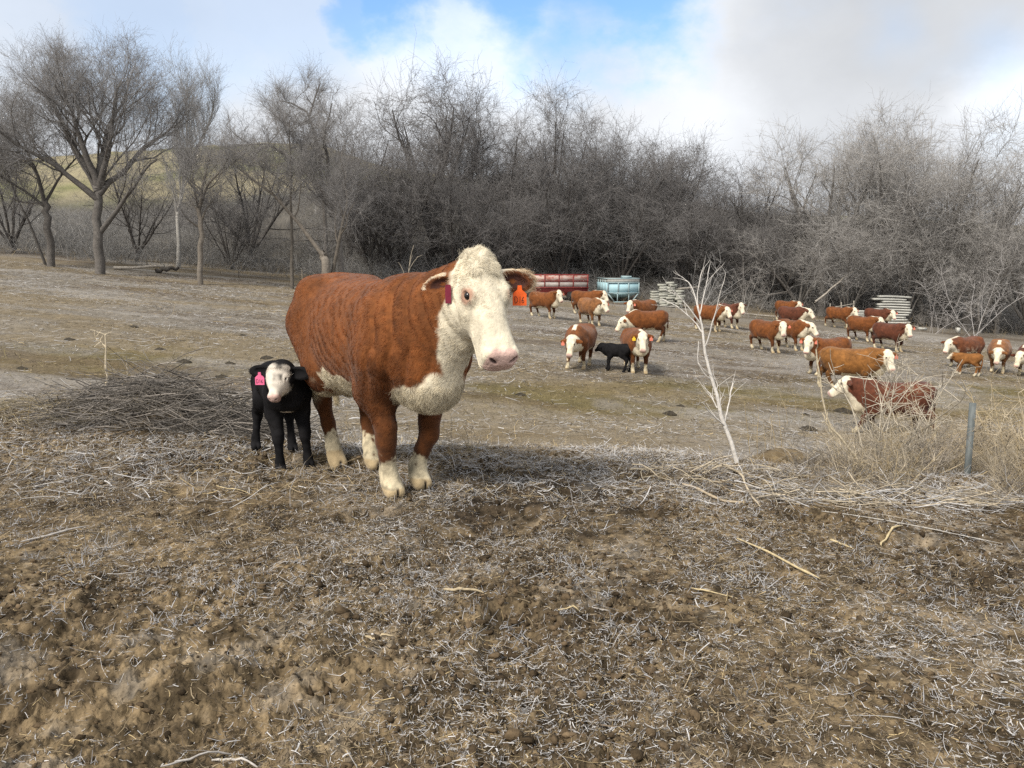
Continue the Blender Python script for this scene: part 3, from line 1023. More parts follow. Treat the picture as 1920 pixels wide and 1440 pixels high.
def grow_coat(B, v, f, vn, area, col, Wm, nose, count, parent, length, seed=1, calf=False):
    """short curved hairs rooted all over the hide, lying along the lie of the coat"""
    r = np.random.default_rng(seed)
    fi = r.choice(len(f), count, p=area / area.sum())
    a, b = r.random(count), r.random(count)
    q = f[fi]
    wt = np.stack([(1 - a) * (1 - b), a * (1 - b), a * b, (1 - a) * b], 1)
    p = (v[q] * wt[:, :, None]).sum(1); n = (vn[q] * wt[:, :, None]).sum(1); n /= np.linalg.norm(n, axis=1, keepdims=True)
    c = (col[q] * wt[:, :, None]).sum(1); W = (Wm[q] * wt).sum(1); no = (nose[q] * wt).sum(1)
    keep = (no < .25) & (p[:, 2] > (.09 if not calf else .05))
    for s in (-1, 1):
        hs = B.P['hs']
        keep &= np.linalg.norm(p - B.H(EYE_U * hs, s * .120 * hs * B.P.get('ev', 1), .045 * hs), axis=1) > .034 * hs
    p, n, c, W = p[keep], n[keep], c[keep], W[keep]
    N = len(p)
    db, dl, dh, de = (B.dist(p, g) for g, _ in B.groups())
    ishead = (dh < db + .01) & (dh < dl)
    isear = (de < dh - .002) & (de < db)
    u, sv, w = B.skull.local(p[:, 0], p[:, 1], p[:, 2])
    flow = np.tile(np.array([-.75, 0, -.65]), (N, 1))
    legm = (dl < db) & (p[:, 2] < .55 * B.P['sho'][2])
    flow[legm] = (-.1, 0, -1)
    # on the face hairs run down the nose and outwards from a whorl between the eyes
    fh = B.M[:, 0][None] * np.where(u > .17 * B.P['hs'], 1.0, -.55)[:, None] + B.M[:, 1][None] * (np.sign(sv) * np.clip(np.abs(sv) * 9, 0, .9))[:, None]
    flow = np.where(ishead[:, None], fh, flow)
    if isear.any():
        for k in ('r', 'l'):
            base, ax, m, cen, es = B.__dict__['ear_' + k]
            sel = isear & (np.linalg.norm(p - cen, axis=1) < .2)
            flow[sel] = ax
    # swirls: waves of the coat
    fq = 7.0 if not calf else 14.0
    sw = np.stack([fbm(p[:, 0] * fq + 5 * k, p[:, 1] * fq, p[:, 2] * fq, oct=3, seed=200 + k) - .5 for k in range(3)], 1)
    fr = 26.0
    sw2 = np.stack([vnoise(p[:, 0] * fr + 5 * k, p[:, 1] * fr, p[:, 2] * fr, seed=210 + k) - .5 for k in range(3)], 1)
    curl = np.where(ishead & (u < .22 * B.P['hs']), 2.3, np.where(W > .5, 1.5, .9))
    flow = flow + (sw * 1.6 + sw2 * .9) * curl[:, None] + r.normal(0, .16, (N, 3))
    t = flow - n * (flow * n).sum(1, keepdims=True)
    t /= np.linalg.norm(t, axis=1, keepdims=True) + 1e-9
    side = np.cross(n, t)
    L = length * (.6 + .7 * r.random(N))
    L = L * np.where(ishead, np.where(u < .12 * B.P['hs'], 1.35, np.clip(1.1 - 1.5 * (u / B.P['hs'] - .12), .35, 1)), 1.0)
    L = L * np.where(isear, 1.1, 1) * np.where(legm, .55, 1)
    und = (W > .5) & ~ishead & (p[:, 2] < .72) & ~legm
    L = L * np.where(und, 1.5, 1)
    K = 5
    s = np.linspace(0, 1, K)
    lift = np.where(und, .28, .20) + .15 * r.random(N)
    lift = np.where(ishead & (u < .1 * B.P['hs']), .5, lift)
    bend = (r.normal(0, .35, N) + sw2[:, 0] * 2.2) * curl * .6
    pts = np.empty((N, K, 3))
    for i, q in enumerate(s):
        pts[:, i] = p - n * .002 + t * (L * q)[:, None] + n * (L * lift * (q - .65 * q * q))[:, None] + side * (L * bend * q * q)[:, None]
        pts[:, i, 2] -= np.where(und, .35, .05) * L * q * q
    rad = np.linspace(1, .18, K)[None, :] * (np.where(W > .5, .00085, .0009) * (.85 if calf else 1.0) * (.8 + .5 * r.random(N)))[:, None]
    rv = .72 + .62 * r.random(N)
    rv = np.where(W > .5, .92 + .22 * (rv - .72) / .62, rv)
    cl = c * rv[:, None] * (1 + .30 * sw[:, :1])
    streak = fbm(u * 34 + 1.5 * np.sin(sv * 40), sv * 85, w * 30, oct=2, seed=231)
    cl = cl * (1 - .24 * smooth(.50, .66, streak) * (W > .5))[:, None]
    tips = np.where(W[:, None] > .5, np.array([1, 1, 1.0]), np.array([1.15, 1.05, .95]))
    return curves_np('coat', pts, rad, np.clip(cl * tips * 1.12, .004, .9), M_BLACK_COAT if calf else M_COAT, parent)


def ear_tag(parent, mat, origin, down, out, w, h, name='ear_tag', text=None, neck=True, flip=1.0):
    """a shield-shaped tag hanging from the ear: origin at its stud, 'down' its long axis, 'out' its face"""
    d = np.array(down, float); d /= np.linalg.norm(d)
    o = np.array(out, float); o -= d * (o @ d); o /= np.linalg.norm(o)
    s = np.cross(d, o)
    prof = [(-.14, 0), (.14, 0), (.17, .22), (.32, .30), (.5, .42), (.5, 1), (-.5, 1), (-.5, .42), (-.32, .30), (-.17, .22)] if neck else \
        [(-.40, 0), (.40, 0), (.5, .12), (.5, 1), (-.5, 1), (-.5, .12)]
    org = np.array(origin, float)
    th = .0022 * max(1, w / .06)
    ring = lambda z: np.array([org + s * (x * w) + d * (y * h) + o * (z + .10 * w * (y - .5) ** 2) for x, y in prof])
    n = len(prof)
    v = np.concatenate([ring(th), ring(-th)])
    me = bpy.data.meshes.new(name)
    me.from_pydata([tuple(q) for q in v], [], [list(range(n))[::-1], list(range(n, 2 * n))] + [[i, (i + 1) % n, n + (i + 1) % n, n + i] for i in range(n)])
    me.materials.append(mat)
    t = bpy.data.objects.new(name, me); COL.objects.link(t); t.parent = parent
    if text:
        g = Geo()
        # hand-lettered strokes in a 0..1 box, drawn on the tag's face
        G = {'D': [[(.05, 0), (.05, 1)], [(.0, 0), (.45, .03), (.75, .3), (.75, .7), (.45, .97), (.0, 1)]],
             '1': [[(.3, 0), (.3, 1)]],
             '6': [[(.55, .05), (.2, .35), (.05, .7), (.2, .97), (.5, .95), (.62, .75), (.45, .58), (.1, .66)]]}
        xs = {'D': -.36, '1': -.06, '6': .14}
        for ch in text:
            for st in G[ch]:
                pts = [org + s * (flip * (xs[ch] + x * .27) * w) + d * ((.55 + y * .32) * h) + o * (th + .0012 + .10 * w * ((.55 + y * .32) - .5) ** 2) for x, y in st]
                g.line(pts, [w * .022] * len(pts), 5)
        g.build('lettering', M_INK, t)
    return t
# ------------------------------------------------------------------ the two animals in front
def place(o, base, heading, sc=1.0):
    """heading: degrees, 0 faces the camera, 90 faces the right of the picture"""
    o.scale = (sc, sc, sc)
    o.location = base
    o.rotation_euler = (0, 0, R(heading - 90))


def feet_on_ground(P, base, heading, offs, sc=1.0):
    """adds to each hoof offset the height of the ground under it"""
    a = R(heading - 90); c, s = math.cos(a), math.sin(a)
    out = []
    for i, (dx, dy) in enumerate(offs):
        k = 'fhoof' if i < 2 else 'hhoof'
        q = -1 if i % 2 == 0 else 1
        x, y = P[k][0] + dx, q * P[k][1] + dy
        wx, wy = base[0] + (c * x - s * y) * sc, base[1] + (s * x + c * y) * sc
        out.append((dx, dy, (float(gfull(wx, wy)) - base[2]) / sc))
    return out


def make_main_cow():
    heading, sc = 34, 1.06
    base = Vector((-.92, 5.30, 0)); base.z = float(gz(base.x, base.y))
    feet = feet_on_ground(COW, base, heading, [(.0, .03), (-.07, -.15), (.10, .08), (.45, -.19)], sc)
    B = Beast(COW, poll=(1.02, .13, 1.365), yaw=R(-7), pitch=R(57), roll=R(2), feet=feet, ears=((-.22, .95), (.16, .0)), ear_size=(.82, 1.0), slim=.80, detail=True, topknot=True, fat=.87, lift=.03, tail_swing=.05)
    v, f = B.mesh(.0085)
    n, area = vert_normals(v, f)
    # folds of loose skin over the shoulder and neck, waves in the coat of the flank
    x, y, z = v[:, 0], v[:, 1], v[:, 2]
    db, dl, dh, de = (B.dist(v, g) for g, _ in B.groups())
    bodym = smooth(0, .03, np.minimum(dh, de) - db) * smooth(.60, .75, z)
    folds = (np.sin((x * 1.0 + .10 * np.sin(z * 5) + .05 * fbm(x * 6, y * 6, z * 6, seed=5)) * 62) * .5 + .5) ** 3
    foldm = smooth(.45, .62, x) * bodym * smooth(.25, .5, vnoise(x * 3, y * 3, z * 3, seed=8))
    wav = np.sin((z * .9 + x * .8 + .25 * (fbm(x * 4, y * 4, z * 4, seed=6) - .5)) * 70)
    disp = -.012 * folds * foldm + .0012 * wav * bodym * smooth(.5, .3, x) * smooth(-.4, -.1, x) + .010 * (fbm(x * 6, y * 6, z * 6, oct=3, seed=9) - .5) * bodym
    curls = (fbm(x * 22, y * 22, z * 22, oct=2, seed=12) - .5) * .020
    u, sv, w = B.skull.local(x, y, z)
    disp = disp + curls * smooth(.16, .04, u) * (dh < .02) * (w > -.02)
    v = v + n * disp[:, None]
    n, area = vert_normals(v, f)
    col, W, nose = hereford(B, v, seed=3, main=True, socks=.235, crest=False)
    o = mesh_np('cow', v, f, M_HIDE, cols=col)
    place(o, base, heading, sc)
    tag(o, 'large red and white cow standing in front with an orange ear tag', 'cow', 'red cows with white faces')
    coat = grow_coat(B, v, f, n, area, col, W, nose, 210000, o, .021, seed=5)
    for q in (-1, 1):
        g = bpy.data.meshes.new('eye')
        eye = ball('eye', B.H(EYE_U, q * .1125, .047), .0235, M_EYE, o)
    base_e, a, m, cen, es = B.ear_l
    ear_tag(o, M_TAG_ORANGE, cen + a * .020 + m[:, 2] * .030 + np.array([0, 0, -.022]), (0.0, .0, -1), B.M[:, 2] + np.array([.15, -.35, 0]), .078, .112, text='D16', flip=-1)
    base_e, a, m, cen, es = B.ear_r
    t = ear_tag(o, M_TAG_RED, B.H(.075, -.178, -.025), (0.0, 0, -1), (1, -.5, 0), .032, .10, neck=False)
    t['label'] = 'dark red ear tag'
    return o, B


def ball(name, c, r, mat, parent):
    nu, nv = 16, 10
    th = np.linspace(0, math.pi, nv + 1)[:, None]; ph = np.linspace(0, 2 * math.pi, nu, endpoint=False)[None]
    v = np.stack([np.sin(th) * np.cos(ph), np.sin(th) * np.sin(ph), np.cos(th) + 0 * ph], -1).reshape(-1, 3) * r + np.array(c)
    i = np.arange((nv + 1) * nu).reshape(nv + 1, nu)
    f = np.stack([i[:-1], i[1:], np.roll(i[1:], -1, 1), np.roll(i[:-1], -1, 1)], -1).reshape(-1, 4)
    return mesh_np(name, v, f, mat, parent)


def make_main_calf():
    heading, sc = 27, 1.02
    base = Vector((-1.75, 5.78, 0)); base.z = float(gz(base.x, base.y))
    feet = feet_on_ground(CALF, base, heading, [(.03, .01), (-.01, .04), (-.07, -.07), (.04, .01)], sc)
    B = Beast(CALF, poll=(.385, -.075, .735), yaw=R(-34), pitch=R(54), roll=R(3), feet=feet, ears=((-.02, -.15), (.02, .10)), detail=True, fat=1.18, lift=.045, slim=.9, ear_size=(1.45, 1.45))
    v, f = B.mesh(.006)
    n, area = vert_normals(v, f)
    col, W, nose = black_calf(B, v)
    o = mesh_np('calf', v, f, M_BLACK_HIDE, cols=col)
    place(o, base, heading, sc)
    tag(o, 'black calf with a white face and pink ear tag standing beside the big cow', 'calf', 'black calves')
    grow_coat(B, v, f, n, area, col, W, nose, 45000, o, .016, seed=9, calf=True)
    for q in (-1, 1):
        ball('eye', B.H(EYE_U * .46, q * .0615, .0215), .0108, M_EYE, o)
    base_e, a, m, cen, es = B.ear_r
    ear_tag(o, M_TAG_PINK, cen + a * .012 + m[:, 2] * .020 + np.array([0, 0, -.005]), (0, 0, -1), B.M[:, 2] + np.array([0.3, 0, 0]), .064, .088, text='D16', flip=-1)
    return o, B


make_main_cow()
make_main_calf()


# ------------------------------------------------------------------ the herd across the pasture
HEAD = dict(up=(1.04, 1.36, 64), level=(1.14, 1.20, 54), low=(1.12, .98, 60), slack=(1.08, 1.27, 62))
STEP = dict(stand=[(0, 0), (-.06, 0), (-.05, 0), (.10, 0)], walk=[(.26, 0), (-.20, 0), (-.22, 0), (.16, 0)], square=[(0, 0), (.02, 0), (0, 0), (.03, 0)],
            stride=[(-.18, 0), (.30, 0), (.20, 0), (-.25, 0)])
COATS = dict(red=BROWN * 1.08, dark=np.array([.095, .030, .015]), tan=np.array([.205, .088, .032]), gold=np.array([.20, .085, .022]), mid=np.array([.125, .042, .017]))


def herd_cow(px, py, heading, label, pose='up', yaw=0, step='stand', coat='red', tags='s', sc=1.0, fat=1.0, roan=0.0, seed=0, turn=0.0, crest=True, pitch=None):
    """px, py: where the middle of its feet stand in the photograph; yaw: how far the head is turned to its own left"""
    base = on_ground(px, py)
    heading = heading - math.degrees(math.atan2(px - 960, FPX))      # headings are given against the line of sight
    reach, h, pt = HEAD[pose]
    feet = feet_on_ground(COW, base, heading, STEP[step], sc)
    B = Beast(COW, poll=(reach - .18 * abs(math.sin(R(yaw))), .30 * math.sin(R(yaw)) + turn, h), yaw=R(yaw), pitch=R(pitch or pt), feet=feet,
              ears=((.12, .12), (.12, .12)), slim=.82, lift=.015, fat=fat, tail_swing=.04 * ((seed % 5) - 2))
    v, f = B.mesh(.026 if base.y > 28 else .021)
    n, _ = vert_normals(v, f)
    v = v + n * ((fbm(v[:, 0] * 7, v[:, 1] * 7, v[:, 2] * 7, oct=3, seed=seed + 40) - .5) * .022)[:, None]
    col, W, nose = hereford(B, v, coat=COATS[coat], white=CREAM * 1.08, seed=50 + seed, roan=roan, crest=crest)
    o = mesh_np('cow', v, f, M_HIDE, cols=col)
    place(o, base, heading, sc)
    tag(o, label, 'cow', 'red cows with white faces')
    for side, t in zip('rl', tags.ljust(2, '-')) if len(tags) > 1 else (('l', tags),):
        if t == '-': continue
        be, a, m, cen, es = B.__dict__['ear_' + side]
        ear_tag(o, {'s': M_TAG_SALMON, 'o': M_TAG_ORANGE, 'y': M_TAG_YELLOW}[t], cen + m[:, 2] * .045 + a * .03 + np.array([0, 0, .01]), (0, 0, -1), B.M[:, 2], .10, .13)
    return o


def herd_calf(px, py, heading, label, col_fn, pose=(.40, .66, 40), yaw=0, step=((.05, 0), (-.03, 0), (-.06, 0), (.05, 0)), sc=1.1, seed=0, group='black calves'):
    base = on_ground(px, py)
    heading = heading - math.degrees(math.atan2(px - 960, FPX))
    feet = feet_on_ground(CALF, base, heading, step, sc)
    B = Beast(CALF, poll=(pose[0], .12 * math.sin(R(yaw)), pose[1]), yaw=R(yaw), pitch=R(pose[2]), feet=feet, fat=1.1)
    v, f = B.mesh(.016)
    col = col_fn(B, v)
    o = mesh_np('calf', v, f, M_BLACK_HIDE, cols=col)
    place(o, base, heading, sc)
    return tag(o, label, 'calf', group)


herd_cow(1021, 596, 52, 'red cow facing right in front of the red grain trailer', 'up', -18, 'stand', 'red', 's', seed=1)
herd_cow(1100, 590, 66, 'cow half hidden behind the tan cow near the blue hopper wagon', 'slack', -10, 'square', 'red', 's', seed=2)
herd_cow(1108, 610, 30, 'tan cow with lowered head standing between trailer and hopper wagon', 'level', 8, 'stand', 'tan', '-s', seed=3)
herd_cow(1087, 688, -14, 'cow walking straight ahead with lowered head, left of the black calf', 'low', 2, 'walk', 'red', 's-', seed=4, fat=1.05)
herd_cow(1192, 696, 12, 'cow facing the viewer with a yellow ear tag beside the black calf', 'slack', -8, 'square', 'red', 'ys', seed=5, fat=1.05)
herd_cow(1203, 612, -42, 'cow standing behind the red cow that walks left, only its front showing', 'slack', 22, 'square', 'red', 's', seed=6)
herd_cow(1212, 641, -70, 'red cow walking left just behind the yellow tagged cow', 'low', 8, 'walk', 'red', '-', seed=7)
herd_cow(1330, 620, 56, 'cow seen through the twigs of the pale dead sapling', 'level', -22, 'stand', 'red', 's', seed=8)
herd_cow(1366, 615, 40, 'cow standing just right of the one behind the dead sapling', 'up', -10, 'stand', 'dark', '-', seed=9)
herd_cow(1438, 659, 46, 'red cow facing right, left one of the close pair in mid pasture', 'slack', -36, 'stand', 'red', 's', seed=10)
herd_cow(1484, 655, 40, 'red cow with head stretched low, right one of the close pair', 'level', 14, 'stand', 'red', 's', seed=11)
herd_cow(1484, 618, 52, 'dark red cow tucked between the close pair and the farthest cow', 'level', 8, 'square', 'dark', '-', seed=12)
herd_cow(1474, 602, 46, 'farthest cow behind the close pair, near the fallen rails', 'slack', -6, 'square', 'red', 's', seed=13)
herd_cow(1573, 615, 56, 'red cow facing right in front of the broken wooden panel', 'slack', -12, 'walk', 'red', 's', seed=14)
herd_cow(1616, 640, 50, 'red cow resting its head over the back of a dark red cow', 'slack', -4, 'stand', 'red', '-', seed=15)
herd_cow(1668, 657, 56, 'dark red cow facing right with a salmon ear tag, right of the herd group', 'slack', -32, 'stand', 'dark', 's', seed=16)
herd_cow(1645, 617, 60, 'dark cow standing close to the tall stack of planks', 'level', -34, 'square', 'dark', 's', seed=17)
herd_cow(1548, 703, -50, 'red cow facing left behind the large golden brown cow', 'up', 34, 'square', 'red', 'ss', seed=18)
herd_cow(1594, 736, 86, 'large golden brown cow standing sideways with its head to the right', 'slack', -55, 'stride', 'gold', 's', seed=19, crest=False, sc=1.06)
herd_cow(1668, 818, -76, 'dark red cow striding left behind the dry weeds', 'up', 4, 'stride', 'dark', '-', seed=20, pitch=44)
herd_cow(1806, 690, -36, 'roan cow flecked with white standing by the brown calf', 'level', 14, 'square', 'mid', '-', roan=.10, seed=21)
herd_cow(1870, 697, -2, 'cow with head hung low facing the viewer among dry weeds', 'low', -2, 'square', 'tan', '-', seed=22, fat=1.06)
herd_cow(1932, 705, -25, 'dark red cow cut off by the right edge', 'low', 6, 'square', 'dark', '-', seed=23)
herd_calf(1156, 696, -104, 'small black calf facing away from the yellow tagged cow', lambda B, v: black_calf(B, v, face=False, mark=False)[0], sc=1.22)


def brown_calf(B, v):
    n = fbm(v[:, 0] * 14, v[:, 1] * 14, v[:, 2] * 14, oct=3, seed=77) - .5
    dh = B.dist(v, B.headp); db = B.dist(v, B.body)
    W = smooth(.03, .0, dh - .4 * np.minimum(db, .1))[:, None]
    leg = smooth(.12, .08, v[:, 2])[:, None]
    c = np.array([.20, .088, .03]) * (1 + 1.0 * n)[:, None]
    W = np.maximum(W, leg)
    return c * (1 - W) + CREAM * W


herd_calf(1812, 704, -88, 'small brown calf in front of the roan cow', brown_calf, sc=1.25, group='brown calf')
# ------------------------------------------------------------------ bare trees
M_BARK = attr_mat('bark', rough=0.95, spec=0.1, noise_scale=5.0, noise_amt=0.4, bump=18.0, bump_dist=0.03)
M_TWIG = attr_mat('twigs', rough=0.95, spec=0.1)


def _norm(v):
    return v / (np.linalg.norm(v) + 1e-9)


class Grower:
    """grows branches from hand-set stems; thick wood goes to the trunk, fine wood to the crown"""
    def __init__(s, seed, split=2, **k):
        s.r = np.random.default_rng(seed)
        s.out = [[], []]
        s.split = split
        s.k = dict(up=.16, wander=.20, child=(.5, .78), angle=(28, 55), n=(5, 7, 7), depth=3, droop=0.0, seg=6, rmin=.0042)
        s.k.update(k)

    def stem(s, pts, r0, r1, level=0, kids=None, start=.25):
        pts = np.array(pts, float)
        n = len(pts)
        if n < 5:                                     # smooth hand-set stems
            q = np.linspace(0, n - 1, 9); pts = np.stack([spline(np.arange(n), pts[:, i], q) for i in range(3)], 1)
            pts[1:-1] += s.r.normal(0, .25 * r0, (len(pts) - 2, 3)); n = len(pts)
        s.out[0 if level < s.split else 1].append((pts, np.linspace(r0, r1, n) if level else r1 + (r0 - r1) * (1 - np.linspace(0, 1, n)) ** 1.2))
        s.spawn(pts, r0, r1, level, kids, start)
        return pts

    def branch(s, p, d, L, r, level):
        k = s.k
        n = k['seg'] if level < 3 else 4
        pts = [np.array(p, float)]
        d = _norm(np.array(d, float))
        for i in range(n - 1):
            w = k['wander'] * (1 + .25 * level)
            d = _norm(d + s.r.normal(0, w, 3) + np.array([0, 0, k['up'] * (1 if level < 3 else .4) - k['droop'] * level / 3 * (i / n)]))
            pts.append(pts[-1] + d * L / (n - 1))
        pts = np.array(pts)
        r1 = max(r * .35, k['rmin'] * .8)
        s.out[0 if level < s.split else 1].append((pts, np.linspace(r, r1, n)))
        if level < k['depth']:
            s.spawn(pts, r, r1, level)

    def spawn(s, pts, r0, r1, level, kids=None, start=None):
        k = s.k
        if level >= k['depth']: return
        seg = np.linalg.norm(np.diff(pts, axis=0), axis=1); L = seg.sum()
        cum = np.concatenate([[0], np.cumsum(seg)]) / L
        m = kids if kids is not None else k['n'][min(level, len(k['n']) - 1)]
        m = max(1, int(round(m * s.r.uniform(.8, 1.2))))
        az = s.r.uniform(0, 2 * math.pi)
        for j in range(m):
            t0 = start if start is not None else .22
            t = t0 + (1 - t0) * (j + s.r.uniform(.2, .9)) / m
            t = min(t, .99)
            i = min(int(np.searchsorted(cum, t)) - 1, len(pts) - 2); i = max(i, 0)
            u = (t - cum[i]) / (cum[i + 1] - cum[i] + 1e-9)
            p = pts[i] * (1 - u) + pts[i + 1] * u
            ax = _norm(pts[i + 1] - pts[i])
            az += 2.4 + s.r.normal(0, .4)
            a = np.cross(ax, (0.31, .2, .93)); a = _norm(a); b = np.cross(ax, a)
            an = R(s.r.uniform(*k['angle']))
            d = ax * math.cos(an) + (a * math.cos(az) + b * math.sin(az)) * math.sin(an)
            f = s.r.uniform(*k['child'])
            Lc = L * f * (1.1 - .5 * t)
            rr = (r0 * (1 - t) + r1 * t) * (.42 if level < 1 else .48)
            s.branch(p, d, Lc, max(rr, k['rmin']), level + 1)

    def twigs(s, n1, n2, L1=(.5, 1.5), L2=(.22, .65), r1=.0050, r2=.0036):
        """fine twigs on every branch, then finer ones on those, drawn all at once"""
        r = s.r

        def pick(lines, n, tmin):
            ks = {}
            seg_a, seg_b, w = [], [], []
            for p in lines:
                m = len(p)
                i0 = int(tmin * (m - 1))
                seg_a.append(p[i0:-1]); seg_b.append(p[i0 + 1:])
            A, B_ = np.concatenate(seg_a), np.concatenate(seg_b)
            l = np.linalg.norm(B_ - A, axis=1)
            i = r.choice(len(A), n, p=l / l.sum())
            t = r.random(n)[:, None]
            d = (B_ - A)[i]; d /= np.linalg.norm(d, axis=1, keepdims=True) + 1e-9
            return A[i] * (1 - t) + B_[i] * t, d

        def spray(lines, n, Ls, K, rad, up, tmin):
            p, d = pick(lines, n, tmin)
            side = r.normal(0, 1, (n, 3)); side -= d * (side * d).sum(1, keepdims=True); side /= np.linalg.norm(side, axis=1, keepdims=True)
            an = r.uniform(.35, 1.0, n)[:, None]
            d = d * np.cos(an) + side * np.sin(an) + np.array([0, 0, up]); d /= np.linalg.norm(d, axis=1, keepdims=True)
            L = r.uniform(*Ls, n)
            pts = [p]
            for i in range(K - 1):
                d = d + r.normal(0, .17, (n, 3)) + np.array([0, 0, up * .25]); d /= np.linalg.norm(d, axis=1, keepdims=True)
                pts.append(pts[-1] + d * (L / (K - 1))[:, None])
            return np.stack(pts, 1), np.linspace(1, .5, K)[None] * rad * r.uniform(.7, 1.3, (n, 1))

        src = [p for k, ls in enumerate(s.out) for p, q in ls if q[0] < s.k.get('twig_from', .09)]
        a = spray(src, n1, L1, 5, r1, s.k['up'], .15)
        b = spray(list(a[0]), n2, L2, 3, r2, s.k['up'] * .2, .2)
        s.fine = [a, b]
        return s

    fine = ()

    def meshes(s, name, bark, twig, parent=None):
        res = []
        for which, (nm, mat, sides) in enumerate((('trunk', M_BARK, 8), ('crown', M_TWIG, 3))):
            V, F, C, off = [], [], [], 0
            by = {}
            for p, r in s.out[which]: by.setdefault(len(p), []).append((p, r))
            sets = [(np.stack([a for a, _ in ls]), np.stack([b for _, b in ls])) for ls in by.values()]
            if which == 1: sets += list(s.fine)
            for P, Rr in sets:
                v, f, idx = tubes(P, Rr, sides)
                base = np.array(bark if which == 0 else twig)
                c = base[None] * (.7 + .6 * s.r.random((len(P), 1)))
                V.append(v); F.append(f + off); C.append(c[idx]); off += len(v)
            if not V: continue
            res.append(mesh_np(nm, np.concatenate(V), np.concatenate(F), mat, parent, np.concatenate(C), link=parent is not None))
        return res


BARK = (.125, .115, .106)
TWIG = (.24, .23, .225)


def tree_at(px, py, Y, label, grower, bark=BARK, twig=TWIG, group='bare trees along the pasture edge', scale=1.0, rz=0.0, twn=(1500, 4200)):
    """one tree with its own trunk and crown; its stems are in metres from the foot, x to the right, z up"""
    p = at(px, py, Y)
    p.z = float(gz(p.x, Y)) - .15
    t = empty('bare_tree', p, rz)
    t.scale = (scale,) * 3
    if not grower.fine: grower.twigs(*twn)
    grower.meshes('tree', bark, twig, t)
    tag(t, label, 'tree', group)
    return t


def copy_tree(src, px, py, Y, label, scale, rz, group='bare trees along the pasture edge', zs=1.0):
    p = at(px, py, Y)
    p.z = float(gz(p.x, Y)) - .2
    t = src.copy(); COL.objects.link(t)
    t.location = p; t.rotation_euler = (R(rng.uniform(-4, 4)), R(rng.uniform(-4, 4)), rz); t.scale = (scale, scale, scale * zs)
    for ch in src.children:
        c = ch.copy(); COL.objects.link(c); c.parent = t
    tag(t, label, 'tree', group)
    return t


def m_at(px, Y):                                      # metres to the side of the picture's middle
    return (px - 960) / FPX * Y


def stem_px(Y, foot, pts, yoff=None):
    """photo pixels -> metres from the tree's foot, at distance Y"""
    f = at(foot[0], foot[1], Y); f.z = float(gz(f.x, Y)) - .15
    out = []
    for i, (px, py) in enumerate(pts):
        q = at(px, py, Y)
        out.append((q.x - f.x, (yoff[i] if yoff else 0.0), q.z - f.z))
    out[0] = (out[0][0], 0.0, min(out[0][2], 0.0)) if abs(pts[0][0] - foot[0]) < 30 and abs(pts[0][1] - foot[1]) < 30 else out[0]
    return out


